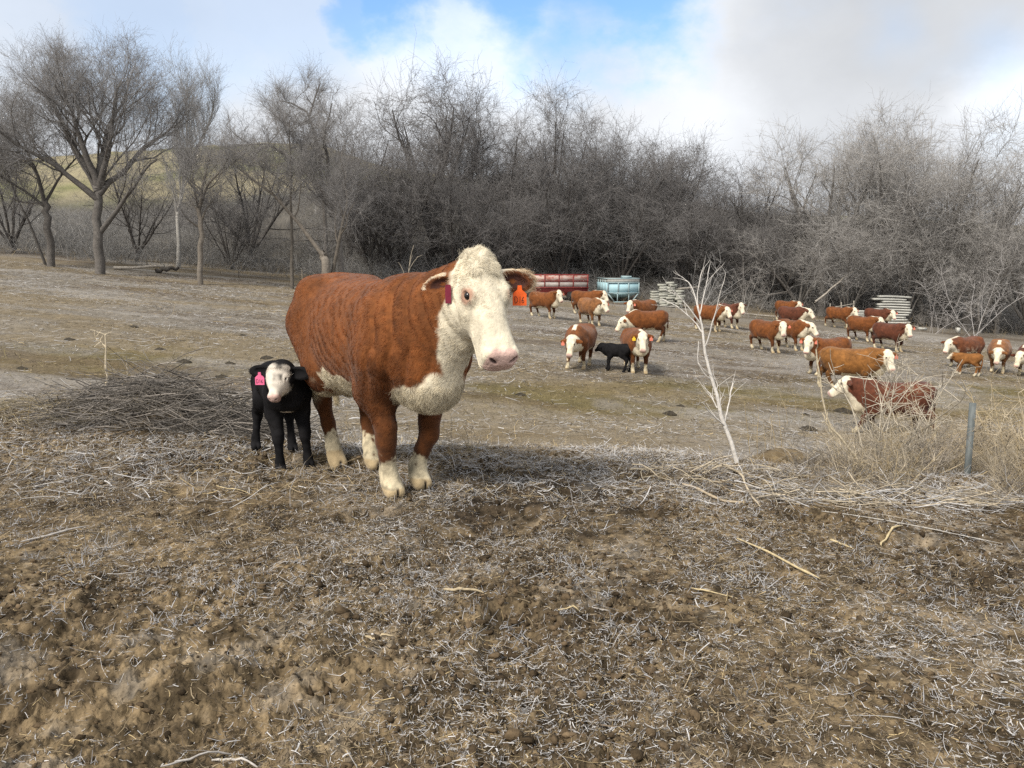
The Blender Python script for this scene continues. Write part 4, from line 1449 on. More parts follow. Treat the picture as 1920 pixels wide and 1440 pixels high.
def build_trees():
    # the big many-stemmed elm on the left
    Y = 42
    g = Grower(11, n=(12, 9, 7), depth=3, angle=(22, 52), child=(.42, .70), up=.13, wander=.15)
    F = (185, 486)
    P = lambda pts, yo=None: stem_px(Y, F, pts, yo)
    g.stem(P([(185, 486), (182, 400), (184, 330)]), .30, .21, kids=1, start=.8)
    g.stem(P([(184, 340), (190, 250), (205, 170), (212, 110)], [0, .3, .8, 1.0]), .25, .04)
    g.stem(P([(184, 335), (165, 260), (150, 180), (140, 115)], [0, -.5, -1.2, -1.6]), .22, .04)
    g.stem(P([(183, 345), (130, 265), (75, 180), (35, 125)], [0, .6, 1.5, 2.0]), .22, .03)
    g.stem(P([(185, 340), (222, 250), (245, 185), (258, 150)], [0, -.8, -1.6, -2.0]), .20, .03)
    g.stem(P([(186, 350), (235, 285), (280, 215), (305, 195)], [0, .8, 2.0, 2.8]), .19, .03)
    g.stem(P([(182, 360), (120, 300), (50, 250), (12, 205)], [0, -.8, -2.0, -2.8]), .19, .03)
    g.stem(P([(184, 338), (176, 250), (170, 170), (172, 105)], [0, .5, 1.1, 1.6]), .085, .015)
    g.stem(P([(183, 342), (148, 280), (110, 200), (88, 120)], [0, -.3, -.4, -.2]), .09, .015)
    g.stem(P([(186, 345), (212, 300), (262, 235), (285, 170)], [0, -.2, 0, .4]), .085, .015)
    g.stem(P([(187, 430), (240, 370), (300, 300), (325, 285)], [0, -.4, -1.0, -1.3]), .16, .03, kids=5)
    tree_at(*F, Y, 'tallest elm on the left, wide fan of many rising stems', g, twn=(6500, 17000), scale=.92)
    # leaning left-hand tree
    Y = 44
    g = Grower(12, n=(7, 7, 7), depth=3, angle=(28, 60), wander=.24)
    F = (92, 462)
    P = lambda pts, yo=None: stem_px(Y, F, pts, yo)
    g.stem(P([(92, 462), (88, 400), (82, 365)]), .24, .18, kids=1, start=.8)
    g.stem(P([(82, 368), (60, 300), (20, 265), (-20, 268)], [0, .2, .5, .8]), .13, .02)
    g.stem(P([(82, 368), (72, 300), (55, 240), (45, 215)], [0, -.5, -1, -1.2]), .11, .02)
    g.stem(P([(83, 370), (105, 310), (125, 270), (128, 240)], [0, .6, 1.2, 1.5]), .09, .02)
    g.stem(P([(85, 380), (40, 335), (0, 310), (-30, 300)], [0, -.8, -1.6, -2]), .085, .02)
    tree_at(*F, Y, 'crooked dark tree left of the tallest elm', g, twn=(2600, 6000), scale=.92)
    g = Grower(13, n=(5, 6, 6), depth=3)
    F = (84, 462)
    g.stem(stem_px(44.6, F, [(84, 462), (55, 420), (25, 355), (12, 300)]), .085, .02, start=.4)
    tree_at(*F, 44.6, 'thin trunk slanting left beside the crooked dark tree', g)
    # pale-barked tree
    Y = 52
    F = (330, 440)
    g = Grower(14, n=(13, 9, 7), depth=3, angle=(18, 38), up=.3, child=(.34, .5), wander=.12)
    P = lambda pts, yo=None: stem_px(Y, F, pts, yo)
    g.stem(P([(330, 440), (338, 380), (350, 300), (355, 190)]), .17, .02, start=.28, kids=24)
    g.stem(P([(346, 330), (372, 260), (385, 210), (388, 180)], [0, .5, 1, 1.2]), .12, .03, kids=12)
    tree_at(*F, Y, 'pale white barked tree behind the elm, fine upright twigs', g, bark=(.36, .345, .32), twig=(.30, .295, .29))
    # slim tree at the edge of the grass
    Y = 41
    F = (375, 507)
    g = Grower(15, n=(8, 7, 7), depth=3, angle=(25, 60), child=(.4, .62))
    P = lambda pts, yo=None: stem_px(Y, F, pts, yo)
    g.stem(P([(375, 507), (376, 440), (372, 390)]), .155, .12, kids=3, start=.7)
    g.stem(P([(372, 395), (360, 355), (352, 320), (345, 290)], [0, .3, .6, .8]), .09, .02)
    g.stem(P([(373, 395), (395, 350), (425, 325), (445, 300)], [0, -.4, -.9, -1.2]), .08, .02)
    g.stem(P([(373, 398), (378, 340), (385, 300), (390, 280)], [0, .2, .5, .4]), .085, .02)
    tree_at(*F, Y, 'small tree with a pale trunk foot at the grass edge', g, bark=(.15, .132, .112))
    # straight pole-like tree
    Y = 43
    F = (547, 516)
    g = Grower(16, n=(7, 6, 6), depth=3, angle=(30, 60), child=(.22, .4))
    P = lambda pts, yo=None: stem_px(Y, F, pts, yo)
    g.stem(P([(547, 516), (546, 420), (545, 320), (543, 225)]), .105, .03, start=.5, kids=10)
    tree_at(*F, Y, 'straight pole thin tree between the small tree and the arched one', g, bark=(.14, .125, .108))
    # the arched tree
    Y = 42
    F = (617, 516)
    g = Grower(17, n=(7, 6, 6), depth=3, angle=(30, 65), child=(.25, .45), wander=.26)
    P = lambda pts, yo=None: stem_px(Y, F, pts, yo)
    g.stem(P([(617, 516), (612, 490), (604, 476)]), .26, .21, kids=0)
    g.stem(P([(606, 480), (560, 420), (510, 365), (455, 325), (425, 300)], [0, .2, .4, .5, .5]), .13, .03, start=.3, kids=7)
    g.stem(P([(612, 488), (640, 420), (645, 360), (622, 250)], [0, .3, .6, .9]), .12, .02, start=.3, kids=10)
    tree_at(*F, Y, 'tree with a stout pale foot and a long limb slanting left', g, bark=(.15, .132, .112))
    g = Grower(18, n=(7, 6, 7), depth=3, angle=(35, 75), child=(.22, .42), wander=.28)
    Y = 46
    F = (640, 470)
    P = lambda pts, yo=None: stem_px(Y, F, pts, yo)
    g.stem(P([(640, 470), (632, 410), (604, 356), (570, 320), (530, 285), (495, 268), (455, 270), (412, 275)], [0, .1, .2, .3, .4, .4, .3, .2]), .19, .03, start=.3, kids=16)
    g.stem(P([(500, 270), (478, 282), (460, 308)], [.4, .5, .6]), .08, .02, kids=4)
    g.stem(P([(628, 400), (622, 330), (615, 260), (630, 200)], [.1, -.3, -.8, -1]), .15, .03, kids=8)
    tree_at(*F, Y, 'dark tree whose heavy limb arches over to the left', g)
    Y = 48
    F = (612, 450)
    g = Grower(19, n=(8, 6, 7), depth=3, angle=(35, 70), child=(.22, .40), wander=.25)
    P = lambda pts, yo=None: stem_px(Y, F, pts, yo)
    g.stem(P([(612, 450), (606, 370), (598, 300), (585, 240), (573, 208), (545, 192), (520, 186)], [0, .1, .2, .3, .3, .3, .3]), .135, .03, start=.4, kids=11)
    g.stem(P([(578, 215), (585, 190), (592, 165), (597, 152)], [.3, .4, .5, .5]), .08, .02, kids=6)
    tree_at(*F, Y, 'dark tree with a bent top hooking over to the left', g)

    # general shapes, then copied along the bank
    protos = []
    specs = [
        dict(seed=31, H=8.5, stems=5, spread=.30, fork=.20, r=.30),
        dict(seed=32, H=8.0, stems=4, spread=.40, fork=.16, r=.24),
        dict(seed=33, H=7.0, stems=6, spread=.45, fork=.08, r=.17),
        dict(seed=34, H=9.0, stems=3, spread=.22, fork=.32, r=.26),
        dict(seed=35, H=7.5, stems=7, spread=.55, fork=.10, r=.20),
        dict(seed=36, H=6.0, stems=8, spread=.40, fork=.03, r=.10),
    ]
    for q, sp in enumerate(specs):
        g = Grower(sp['seed'], n=(8, 7, 6), depth=3, angle=(24, 60), child=(.40, .66), up=.09, wander=.24)
        H, f = sp['H'], sp['fork'] * sp['H']
        g.stem([(0, 0, 0), (g.r.normal(0, .15), g.r.normal(0, .15), f * .5), (g.r.normal(0, .2), 0, f)], sp['r'] * .8, sp['r'] * .6, kids=0)
        for j in range(sp['stems']):
            a = 2 * math.pi * (j + g.r.uniform(-.3, .3)) / sp['stems']
            sprd = sp['spread'] * H * g.r.uniform(.5, 1.0)
            top = H * g.r.uniform(.82, 1.0) - .35 * sprd
            c, s_ = math.cos(a), math.sin(a)
            g.stem([(0, 0, f * .95), (c * sprd * .35, s_ * sprd * .35, f + (top - f) * .35), (c * sprd * .75, s_ * sprd * .75, f + (top - f) * .72), (c * sprd, s_ * sprd, top)],
                   sp['r'] * .52, .02, start=.2)
        protos.append(g)
    # (prototype, foot px, foot py, distance, height in px, turn, label)
    W = [
        (0, 812, 455, 60, 360, .4, 'tall dark tree rising highest above the big cow'),
        (3, 870, 430, 62, 285, 1.4, 'tree with a slanting trunk right of the tallest central tree'),
        (1, 938, 420, 62, 265, 2.2, 'broad topped tree above the cow head'),
        (4, 985, 410, 62, 200, 3.1, 'tangled tree right of the broad topped one'),
        (1, 1035, 430, 64, 235, 4.4, 'thin tree before the sky gap over the red trailer'),
        (2, 1085, 440, 63, 205, .9, 'low tree over the right end of the red trailer'),
        (4, 1130, 440, 64, 200, 1.9, 'low tree over the left end of the blue hopper'),
        (2, 1185, 440, 63, 205, 3.9, 'low tree straight over the blue hopper'),
        (5, 1230, 440, 64, 195, 5.2, 'slender stems over the rubble stack'),
        (1, 1270, 425, 66, 175, 2.9, 'round dark tree beside the gap in the skyline'),
        (0, 1395, 425, 62, 240, 5.6, 'lone tree standing clear against the sky on the right'),
        (2, 1340, 440, 62, 150, .2, 'short tree left of the lone skyline tree'),
        (4, 1480, 440, 62, 190, 1.1, 'spreading tree right of the lone skyline tree'),
        (0, 1545, 530, 58, 340, 2.0, 'tall pale tree left in the right hand grove'),
        (3, 1610, 520, 60, 335, .7, 'forked tree in the middle of the right hand grove'),
        (0, 1665, 530, 57, 345, 3.6, 'highest tree of the right hand grove'),
        (1, 1725, 540, 57, 340, 4.9, 'tree behind the tall plank stack'),
        (4, 1775, 535, 58, 330, .3, 'wide tree right of the tall plank stack'),
        (0, 1820, 540, 56, 330, 1.3, 'grey tree near the right end of the grove'),
        (1, 1880, 545, 55, 270, 2.6, 'tree leaning out at the right edge'),
        (4, 1935, 540, 54, 250, 3.4, 'tree cut by the right edge'),
        (5, 1440, 500, 59, 170, 4.2, 'thicket tree left of the grove'),
        (5, 1590, 560, 56, 190, 5.1, 'young stems growing behind the broken panel'),
        (5, 1700, 560, 56, 220, .8, 'young stems growing right behind the tall plank stack'),
        (4, 690, 440, 58, 250, 1.7, 'tangled tree over the cow rump'),
        (2, 740, 470, 56, 270, 2.4, 'many stemmed tree over the cow back'),
        (1, 655, 450, 60, 270, 3.3, 'tree with a round top left of the tallest central tree'),
        (5, 700, 500, 54, 220, 4.0, 'young stems behind the cow back'),
        (2, 850, 500, 56, 230, 5.0, 'low tangled tree behind the cow head'),
        (5, 930, 520, 56, 190, .5, 'thin tangled stems left of the red trailer'),
        (4, 470, 430, 60, 235, 4.7, 'light tree framed by the arched limb'),
        (2, 255, 440, 54, 190, 5.5, 'low tangle right of the tallest elm'),
        (5, 430, 450, 54, 150, 1.0, 'short stems left of the slanting limb'),
        (2, 20, 440, 52, 200, .6, 'low grey tree at the left edge'),
        (5, 1050, 520, 59, 190, 2.1, 'thin stems behind the red trailer'),
        (2, 1165, 520, 60, 180, 3.0, 'low tangle behind the blue hopper'),
        (5, 1290, 530, 60, 170, 4.5, 'thin stems behind the rubble stack'),
        (2, 1390, 540, 60, 160, 5.8, 'low tangle behind the fallen rails'),
        (4, 1500, 555, 58, 190, .1, 'tangle behind the leaning pale log'),
        (2, 1840, 575, 54, 200, 1.5, 'low grey tangle right of the plank stacks'),
    ]
    made = {}
    for q, px, py, Y, hpx, rz, label in W:
        H = specs[q]['H']
        sc = hpx / FPX * Y / H * (1.2 if 980 < px < 1320 else 1.0)
        right = px > 1480
        key = (q, right)
        if key not in made:
            twig = (.36, .345, .33) if right else (.19, .181, .178)  # right-hand twigs paler: frost, plus haze put into the colour
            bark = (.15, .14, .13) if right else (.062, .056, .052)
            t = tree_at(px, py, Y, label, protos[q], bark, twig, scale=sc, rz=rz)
            made[key] = t
        else:
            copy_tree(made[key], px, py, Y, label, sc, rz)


build_trees()


def build_brush():
    """the tangle of shrubs and fallen wood that covers the bank: too dense to count"""
    r = np.random.default_rng(77)
    N = 25000
    px = r.uniform(-260, 2180, N)
    Y = r.uniform(50, 84, N)
    x = (px - 960) / FPX * Y
    edge = np.interp(px, [-300, 0, 200, 380, 620, 1000, 1300, 2200], [47, 46, 46, 46, 50, 57, 57, 55])
    dens = fbm(x / 5, Y / 5, seed=301, oct=3)
    thin = np.where(px < 640, .45, 1.0) * np.where(Y > 72, .75, 1)
    k = (Y > edge) & (r.random(N) < smooth(.30, .55, dens) * thin + .10)
    x, Y, px, dens = x[k], Y[k], px[k], dens[k]
    n = len(x)
    per = 6
    X = np.repeat(x, per) + r.normal(0, .25, n * per); YY = np.repeat(Y, per) + r.normal(0, .25, n * per)
    PX = np.repeat(px, per)
    L = np.repeat(r.uniform(.8, 3.0, n) * (.5 + dens) * np.where(Y > 68, .75, 1), per) * r.uniform(.5, 1.1, n * per)
    az = r.uniform(0, 2 * math.pi, n * per); el = r.uniform(.2, 1.45, n * per)
    d = np.stack([np.cos(az) * np.cos(el), np.sin(az) * np.cos(el), np.sin(el)], 1)
    K = 5
    p = np.stack([X, YY, gz(X, YY) + r.uniform(0, .5, n * per)], 1)
    pts = [p]
    for i in range(K - 1):
        d = d + r.normal(0, .22, d.shape) + np.array([0, 0, .04 - .22 * i]); d /= np.linalg.norm(d, axis=1, keepdims=True)
        pts.append(pts[-1] + d * (L / (K - 1))[:, None])
    P = np.stack(pts, 1)
    rad = np.linspace(1, .4, K)[None] * r.uniform(.006, .014, len(P))[:, None]
    v, f, idx = tubes(P, rad, 3)
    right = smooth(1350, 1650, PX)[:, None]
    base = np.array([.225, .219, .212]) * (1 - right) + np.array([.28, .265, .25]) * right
    c = base * (.55 + .9 * r.random((len(P), 1)))
    pale = r.random(len(P)) < .05
    c[pale] = np.array([.30, .28, .25]) * (.7 + .6 * r.random((pale.sum(), 1)))
    o = mesh_np('undergrowth', v, f, M_TWIG, cols=c[idx])
    tag(o, 'dense grey leafless undergrowth covering the bank below the trees', 'undergrowth', kind='stuff')


build_brush()
# ------------------------------------------------------------------ straw, frost and weeds on the ground
M_STRAW = attr_mat('straw', rough=0.9, spec=0.12)


def scatter(name, label, N, ylo, yhi, length, width, palette, weights, seed, clump, tilt=.18, lift=.004, spread=47, arch=.25, K=4, keep=None, power=2.0):
    """loose stalks lying on the ground, each a bent blade; yhi/ylo: distance range"""
    r = np.random.default_rng(seed)
    y = (ylo ** power + (yhi ** power - ylo ** power) * r.random(N)) ** (1 / power)
    x = np.tan(r.uniform(-R(spread), R(spread), N)) * y
    if keep is not None:
        k = r.random(N) < keep(x, y)
        x, y = x[k], y[k]
    n = len(x)
    cl = clump(x, y)
    L = length * np.exp(r.normal(0, .68, n))
    az = r.uniform(0, 2 * math.pi, n)
    d = np.stack([np.cos(az), np.sin(az), r.normal(tilt * .4, tilt, n)], 1)
    d /= np.linalg.norm(d, axis=1, keepdims=True)
    sd = np.stack([-np.sin(az), np.cos(az), r.normal(0, .5, n)], 1); sd /= np.linalg.norm(sd, axis=1, keepdims=True)
    bend = r.normal(0, arch, n)
    t = np.linspace(-.5, .5, K)
    P = np.empty((n, K, 3))
    hz = np.abs(r.normal(0, lift, n)) + .002
    for i, q in enumerate(t):
        P[:, i] = d * (L * q)[:, None] + sd * (L * bend * (q * q - .08))[:, None]
        P[:, i, 0] += x; P[:, i, 1] += y
    g = gfull(P[:, :, 0], P[:, :, 1])
    gm = g.mean(1, keepdims=True)
    P[:, :, 2] = np.maximum(P[:, :, 2] + gm + hz[:, None], g + .0015)
    w = width * np.exp(r.normal(0, .4, n))[:, None] * np.linspace(1, .55, K)[None]
    v, f, idx = ribbons(P, w, sd)
    pal = np.array(palette)
    wt = np.array(weights, float)[None, :] * np.ones((n, 1))
    wt[:, 0] *= cl * 2.2                                        # frosted stalks gather in patches
    wt /= wt.sum(1, keepdims=True)
    ci = (wt.cumsum(1) < r.random(n)[:, None]).sum(1).clip(0, len(pal) - 1)
    c = pal[ci] * (.65 + .7 * r.random((n, 1)))
    o = mesh_np(name, v, f, M_STRAW, cols=c[idx], smooth_shade=False)
    tag(o, label, name.replace('_', ' '), kind='stuff')
    return o


FROST, STRAW, TAN, BRN, DRK = [.44, .43, .425], [.40, .31, .17], [.27, .215, .14], [.145, .113, .08], [.06, .047, .034]


def patch(x, y):
    return smooth(.36, .66, fbm(x * 1.15, y * 1.15, seed=401, oct=3)) * .8 + .3


def keep_near(x, y):
    return (.75 + .25 * smooth(2.4, 3.8, y)) * 0.25 + .75 * smooth(.36, .62, fbm(x * 1.6, y * 1.6, seed=411, oct=3))


def olive_zone(x, y):
    row = 497 + FPX * (CAM_Z - gz(x, y)) / y
    px = 960 + FPX * x / y
    a = smooth(712, 730, row) * (1 - smooth(775, 800, row)) * smooth(820, 900, px)
    b = smooth(640, 660, row) * (1 - smooth(700, 725, row)) * (1 - smooth(330, 520, px))
    return np.clip(a + b, 0, 1)


scatter('straw_litter', 'frosty broken straw and stalks strewn over the dirt in front', 185000, 1.9, 6.4, .024, .0009, [FROST, STRAW, TAN, BRN, DRK], [.26, .10, .26, .30, .22],
        501, patch, keep=keep_near, tilt=.25, lift=.006, power=1.6)
scatter('frost_crumbs', 'short frost covered crumbs and chaff on the churned dirt', 275000, 1.9, 7.0, .011, .0010, [FROST, TAN, BRN, DRK], [.24, .26, .30, .25],
        502, patch, keep=keep_near, tilt=.5, lift=.005, K=3, power=1.6)
scatter('trampled_straw', 'thick frosted straw lying along the lip of the dirt bank', 72000, 4.6, 9.5, .07, .0014, [FROST, STRAW, TAN, BRN], [.42, .10, .30, .22],
        503, lambda x, y: .3 + smooth(.3, .6, fbm(x * .9, y * .9, seed=421, oct=2)), tilt=.3, lift=.012)
scatter('frosted_pasture_grass', 'flattened frosted grass and straw across the pasture', 280000, 6.8, 46, .14, .0038, [FROST, STRAW, TAN, BRN, DRK], [.40, .10, .32, .28, .14],
        504, lambda x, y: .25 + smooth(.35, .65, fbm(x * .35, y * .5, seed=431, oct=3)), tilt=.16, lift=.012,
        keep=lambda x, y: (1 - .8 * olive_zone(x, y)) * (.35 + .65 * smooth(.35, .6, fbm(x * .5, y * .8, seed=441, oct=3))), power=1.5)
scatter('olive_grass', 'short olive green grass in trodden bands across the pasture', 90000, 8.5, 40, .09, .0035, [[.165, .135, .06], [.21, .175, .09], [.12, .098, .045], [.25, .21, .12]], [.2, .25, .35, .15],
        505, lambda x, y: np.full_like(x, .5), tilt=.6, lift=.01, keep=olive_zone, power=1.5)


def frost_tufts():
    """little spiky clumps of hoar-frosted stubble on the churned dirt"""
    r = np.random.default_rng(631)
    N = 3200
    y = (1.9 ** 1.5 + (7.2 ** 1.5 - 1.9 ** 1.5) * r.random(N)) ** (1 / 1.5)
    x = np.tan(r.uniform(-R(47), R(47), N)) * y
    k = r.random(N) < .12 + .88 * smooth(.48, .66, fbm(x * 1.3, y * 1.3, seed=632, oct=3)); x, y = x[k], y[k]
    m = 14
    n = len(x)
    s = np.repeat(.020 * np.exp(r.normal(0, .5, n)).clip(.4, 2.6), m)
    X = np.repeat(x, m) + r.normal(0, 1, n * m) * s * .8; Y = np.repeat(y, m) + r.normal(0, 1, n * m) * s * .6
    d = np.stack([r.normal(0, 1, n * m), r.normal(0, 1, n * m), np.abs(r.normal(0, .9, n * m))], 1); d /= np.linalg.norm(d, axis=1, keepdims=True)
    P = np.stack([X, Y, gfull(X, Y) + .002], 1)
    L = s * r.uniform(.5, 1.6, n * m)
    p = np.stack([P, P + d * (L * .5)[:, None], P + (d + r.normal(0, .35, d.shape)) * L[:, None]], 1)
    v, f, idx = tubes(p, np.array([[1, .9, .5]]) * (.0009 + .018 * s[:, None]) * r.uniform(.7, 1.3, (n * m, 1)), 3)
    c = np.array([[.50, .50, .515]]) * r.uniform(.45, 1.15, (n * m, 1))
    br = r.random(n * m) < .35
    c[br] = np.array([.20, .155, .105]) * r.uniform(.6, 1.3, (br.sum(), 1))
    o = mesh_np('frost_tufts', v, f, M_STRAW, cols=c[idx])
    tag(o, 'spiky white frosted stubble clumps scattered over the dirt', 'frosted stubble', kind='stuff')


frost_tufts()


def dirt_clods():
    r = np.random.default_rng(611)
    N = 50000
    y = (1.9 ** 1.5 + (7.0 ** 1.5 - 1.9 ** 1.5) * r.random(N)) ** (1 / 1.5)
    x = np.tan(r.uniform(-R(47), R(47), N)) * y
    k = r.random(N) < .15 + .85 * smooth(.45, .65, fbm(x * .9, y * .9, seed=612, oct=3)); x, y = x[k], y[k]
    n = len(x)
    ico = np.array([(0, 0, 1), (.89, 0, .45), (.28, .85, .45), (-.72, .53, .45), (-.72, -.53, .45), (.28, -.85, .45), (.72, .53, -.45), (-.28, .85, -.45), (-.89, 0, -.45), (-.28, -.85, -.45), (.72, -.53, -.45), (0, 0, -1)])
    F = np.array([(0, 1, 2), (0, 2, 3), (0, 3, 4), (0, 4, 5), (0, 5, 1), (1, 6, 2), (2, 7, 3), (3, 8, 4), (4, 9, 5), (5, 10, 1), (6, 7, 2), (7, 8, 3), (8, 9, 4), (9, 10, 5), (10, 6, 1), (11, 7, 6), (11, 8, 7), (11, 9, 8), (11, 10, 9), (11, 6, 10)])
    s = .0048 * np.exp(r.normal(0, .65, n)).clip(.4, 4.0)
    v = ico[None] * (1 + r.normal(0, .32, (n, 12, 1))) * s[:, None, None] * r.uniform(.6, 1.4, (n, 1, 3)) * np.array([1, 1, .7])
    v += np.stack([x, y, gfull(x, y) + s * .25], 1)[:, None, :]
    f = (F[None] + (np.arange(n) * 12)[:, None, None]).reshape(-1, 3)
    c = np.array([.092, .066, .040]) * (.35 + 1.1 * r.random((n, 1)))
    o = mesh_np('dirt_clods', v.reshape(-1, 3), f, M_SOIL, cols=np.repeat(c, 12, 0), smooth_shade=False)
    tag(o, 'crumbly brown dirt clods between the frosted straw', 'dirt clods', kind='stuff')


dirt_clods()


# ------------------------------------------------------------------ standing weeds, brush and dead wood
M_WEED = attr_mat('dry_stalk', rough=0.9, spec=0.12, noise_scale=45, noise_amt=.4)


def wander(r, p, d, L, n, w, droop=0.0):
    pts = [np.array(p, float)]
    d = _norm(np.array(d, float))
    for i in range(n - 1):
        d = _norm(d + r.normal(0, w, 3) + np.array([0, 0, -droop * i / n]))
        pts.append(pts[-1] + d * L / (n - 1))
    return np.array(pts)


def lines_obj(name, lines, rads, cols, parent=None, sides=5, mat=None):
    V, F, C, off = [], [], [], 0
    by = {}
    for p, q, c in zip(lines, rads, cols): by.setdefault(len(p), []).append((p, q, c))
    for k, ls in by.items():
        v, f, idx = tubes(np.stack([a for a, _, _ in ls]), np.stack([np.asarray(b, float) for _, b, _ in ls]), sides)
        V.append(v); F.append(f + off); C.append(np.array([c for _, _, c in ls])[idx]); off += len(v)
    return mesh_np(name, np.concatenate(V), np.concatenate(F), mat or M_WEED, parent, np.concatenate(C))


def weeds(name, label, N, sample, height, cols, seed, rad=.0026, twigs=5, lean=.25, cat='dry weeds'):
    """many thin dry stalks with side twigs: one mass"""
    r = np.random.default_rng(seed)
    lines, rads, cc = [], [], []
    for j in range(N):
        x, y = sample(r)
        h = height * r.uniform(.35, 1.15) * (1.3 if x / y > .62 and y > 7 and cat == 'dry weeds' else 1) * (.5 + .5 * min(1, max(0, (y - 5) / 3)))
        p = (x, y, float(gfull(x, y)) - .02)
        c = np.array(cols[r.integers(len(cols))]) * r.uniform(.7, 1.25)
        s = wander(r, p, (r.normal(0, lean), r.normal(0, lean), 1), h, 6, .10, .10)
        lines.append(s); rads.append(np.linspace(1, .35, 6) * rad * r.uniform(.6, 1.4)); cc.append(c)
        for q in range(twigs):
            i = r.integers(1, 5)
            a = r.uniform(0, 6.28)
            t = wander(r, s[i], (math.cos(a), math.sin(a), r.uniform(.2, 1.2)), h * r.uniform(.12, .38), 4, .2)
            lines.append(t); rads.append(np.linspace(.6, .25, 4) * rad); cc.append(c * r.uniform(.8, 1.2))
    o = lines_obj(name, lines, rads, cc, sides=3)
    return tag(o, label, cat, kind='stuff')


PALE, TANW, GRW = [.42, .36, .27], [.33, .26, .155], [.21, .185, .155]


def region(px0, px1, y0, y1, bias=1.0):
    def f(r):
        y = y0 + (y1 - y0) * r.random() ** bias
        px = r.uniform(px0, px1)
        if abs(px - 1815) < 75 and y < 7.5: y = 7.5 + 2 * r.random()      # the ground just before the steel post is bare
        return m_at(px, y), y
    return f


weeds('dry_weeds', 'tangle of tall dry weeds around the steel post on the right', 2000, region(1590, 2080, 4.9, 10.5), .72, [PALE, PALE, TANW, GRW], 701, rad=.0029, twigs=6, lean=.5)
weeds('low_brush', 'low grey brush in the hollow below the steel post', 1500, region(1500, 2060, 4.7, 7.6), .34, [GRW, PALE, [.16, .14, .12]], 702, rad=.0022, twigs=8, lean=.8, cat='brush')
weeds('pasture_weeds', 'thin dry weeds standing among the cattle on the right', 500, region(1420, 2000, 9, 34), .85, [TANW, GRW, PALE], 703, rad=.0045, twigs=5, lean=.3, cat='dry weeds')
weeds('sparse_weeds', 'sparse thin weed stems in the pasture behind the big cow', 70, region(840, 1420, 7.5, 14), .55, [TANW, PALE, GRW], 704, rad=.0025, twigs=3, lean=.18, cat='dry weeds')
weeds('edge_weeds', 'rough dry weeds along the foot of the trees', 900, region(-60, 2050, 48, 57), .9, [GRW, TANW, [.15, .13, .11]], 705, rad=.009, twigs=4, lean=.35, cat='dry weeds')
weeds('bank_stubble', 'broken weed stubble on the lip of the dirt bank', 240, region(780, 1480, 5.4, 7.2), .16, [PALE, PALE, [.46, .43, .40]], 706, rad=.002, twigs=3, lean=.9, cat='stubble')
weeds('cow_side_weeds', 'thin grey weeds growing behind the legs of the big cow', 110, region(590, 900, 6.2, 8.0), .48, [PALE, GRW, TANW], 707, rad=.002, twigs=6, lean=.4, cat='dry weeds')


def brush_pile(name, label, c, size, N, cols, seed, L=(.5, 1.4), group=None, rad=(.003, .009), az0=None, cat='brush pile'):
    """a heap of dead branches, one thing"""
    r = np.random.default_rng(seed)
    lines, rads, cc = [], [], []
    for j in range(N):
        a, q = r.uniform(0, 6.28), math.sqrt(r.random())
        x, y = c[0] + math.cos(a) * q * size[0], c[1] + math.sin(a) * q * size[1]
        hmax = size[2] * (1 - q * q) ** .7
        z = float(gz(x, y)) + hmax * r.random()
        az = r.uniform(0, 6.28) if az0 is None else r.normal(az0, .55) + (math.pi if r.random() < .5 else 0)
        l = r.uniform(*L)
        s = wander(r, (x, y, z), (math.cos(az), math.sin(az), r.normal(.05, .25)), l, 6, .16, .12)
        s -= (s[3] - s[0]) * .8
        s[:, 2] = np.maximum(s[:, 2], gz(s[:, 0], s[:, 1]) + .01)
        rr = r.uniform(*rad)
        lines.append(s); rads.append(np.linspace(1, .4, 6) * rr); cc.append(np.array(cols[r.integers(len(cols))]) * r.uniform(.6, 1.3))
    o = lines_obj(name, lines, rads, cc, sides=4)
    return tag(o, label, cat, group)


bp = on_ground(322, 772)
brush_pile('brush_pile', 'wide heap of grey dead branches in the pasture left of the calf', (bp.x, bp.y + .2), (1.25, .55, .36), 1300, [[.16, .147, .134], [.24, .215, .19], [.10, .09, .078]], 721, az0=-.15, L=(.3, 1.05), rad=(.0018, .006))
mp_ = on_ground(180, 878)
brush_pile('grass_mound', 'low mound of dirt covered in matted dead grass, far left', (-4.2, 7.2), (1.15, .42, .12), 1000, [PALE, [.33, .28, .18], GRW, [.2, .155, .08]], 722, L=(.15, .5), rad=(.0012, .003), cat='grass mound')
brush_pile('branch_litter', 'pale broken branches heaped at the foot of the dead sapling', (m_at(1360, 5.3), 5.35), (.55, .28, .08), 90, [PALE, [.34, .29, .21], GRW], 723, L=(.12, .45), rad=(.0015, .006), cat='branch heap')
brush_pile('branch_drift', 'long drift of frosted twigs along the bank edge on the right', (m_at(1700, 4.75), 4.8), (.95, .26, .05), 300, [FROST, PALE, GRW], 724, L=(.12, .6), rad=(.0015, .005), az0=-.35, cat='twig drift')


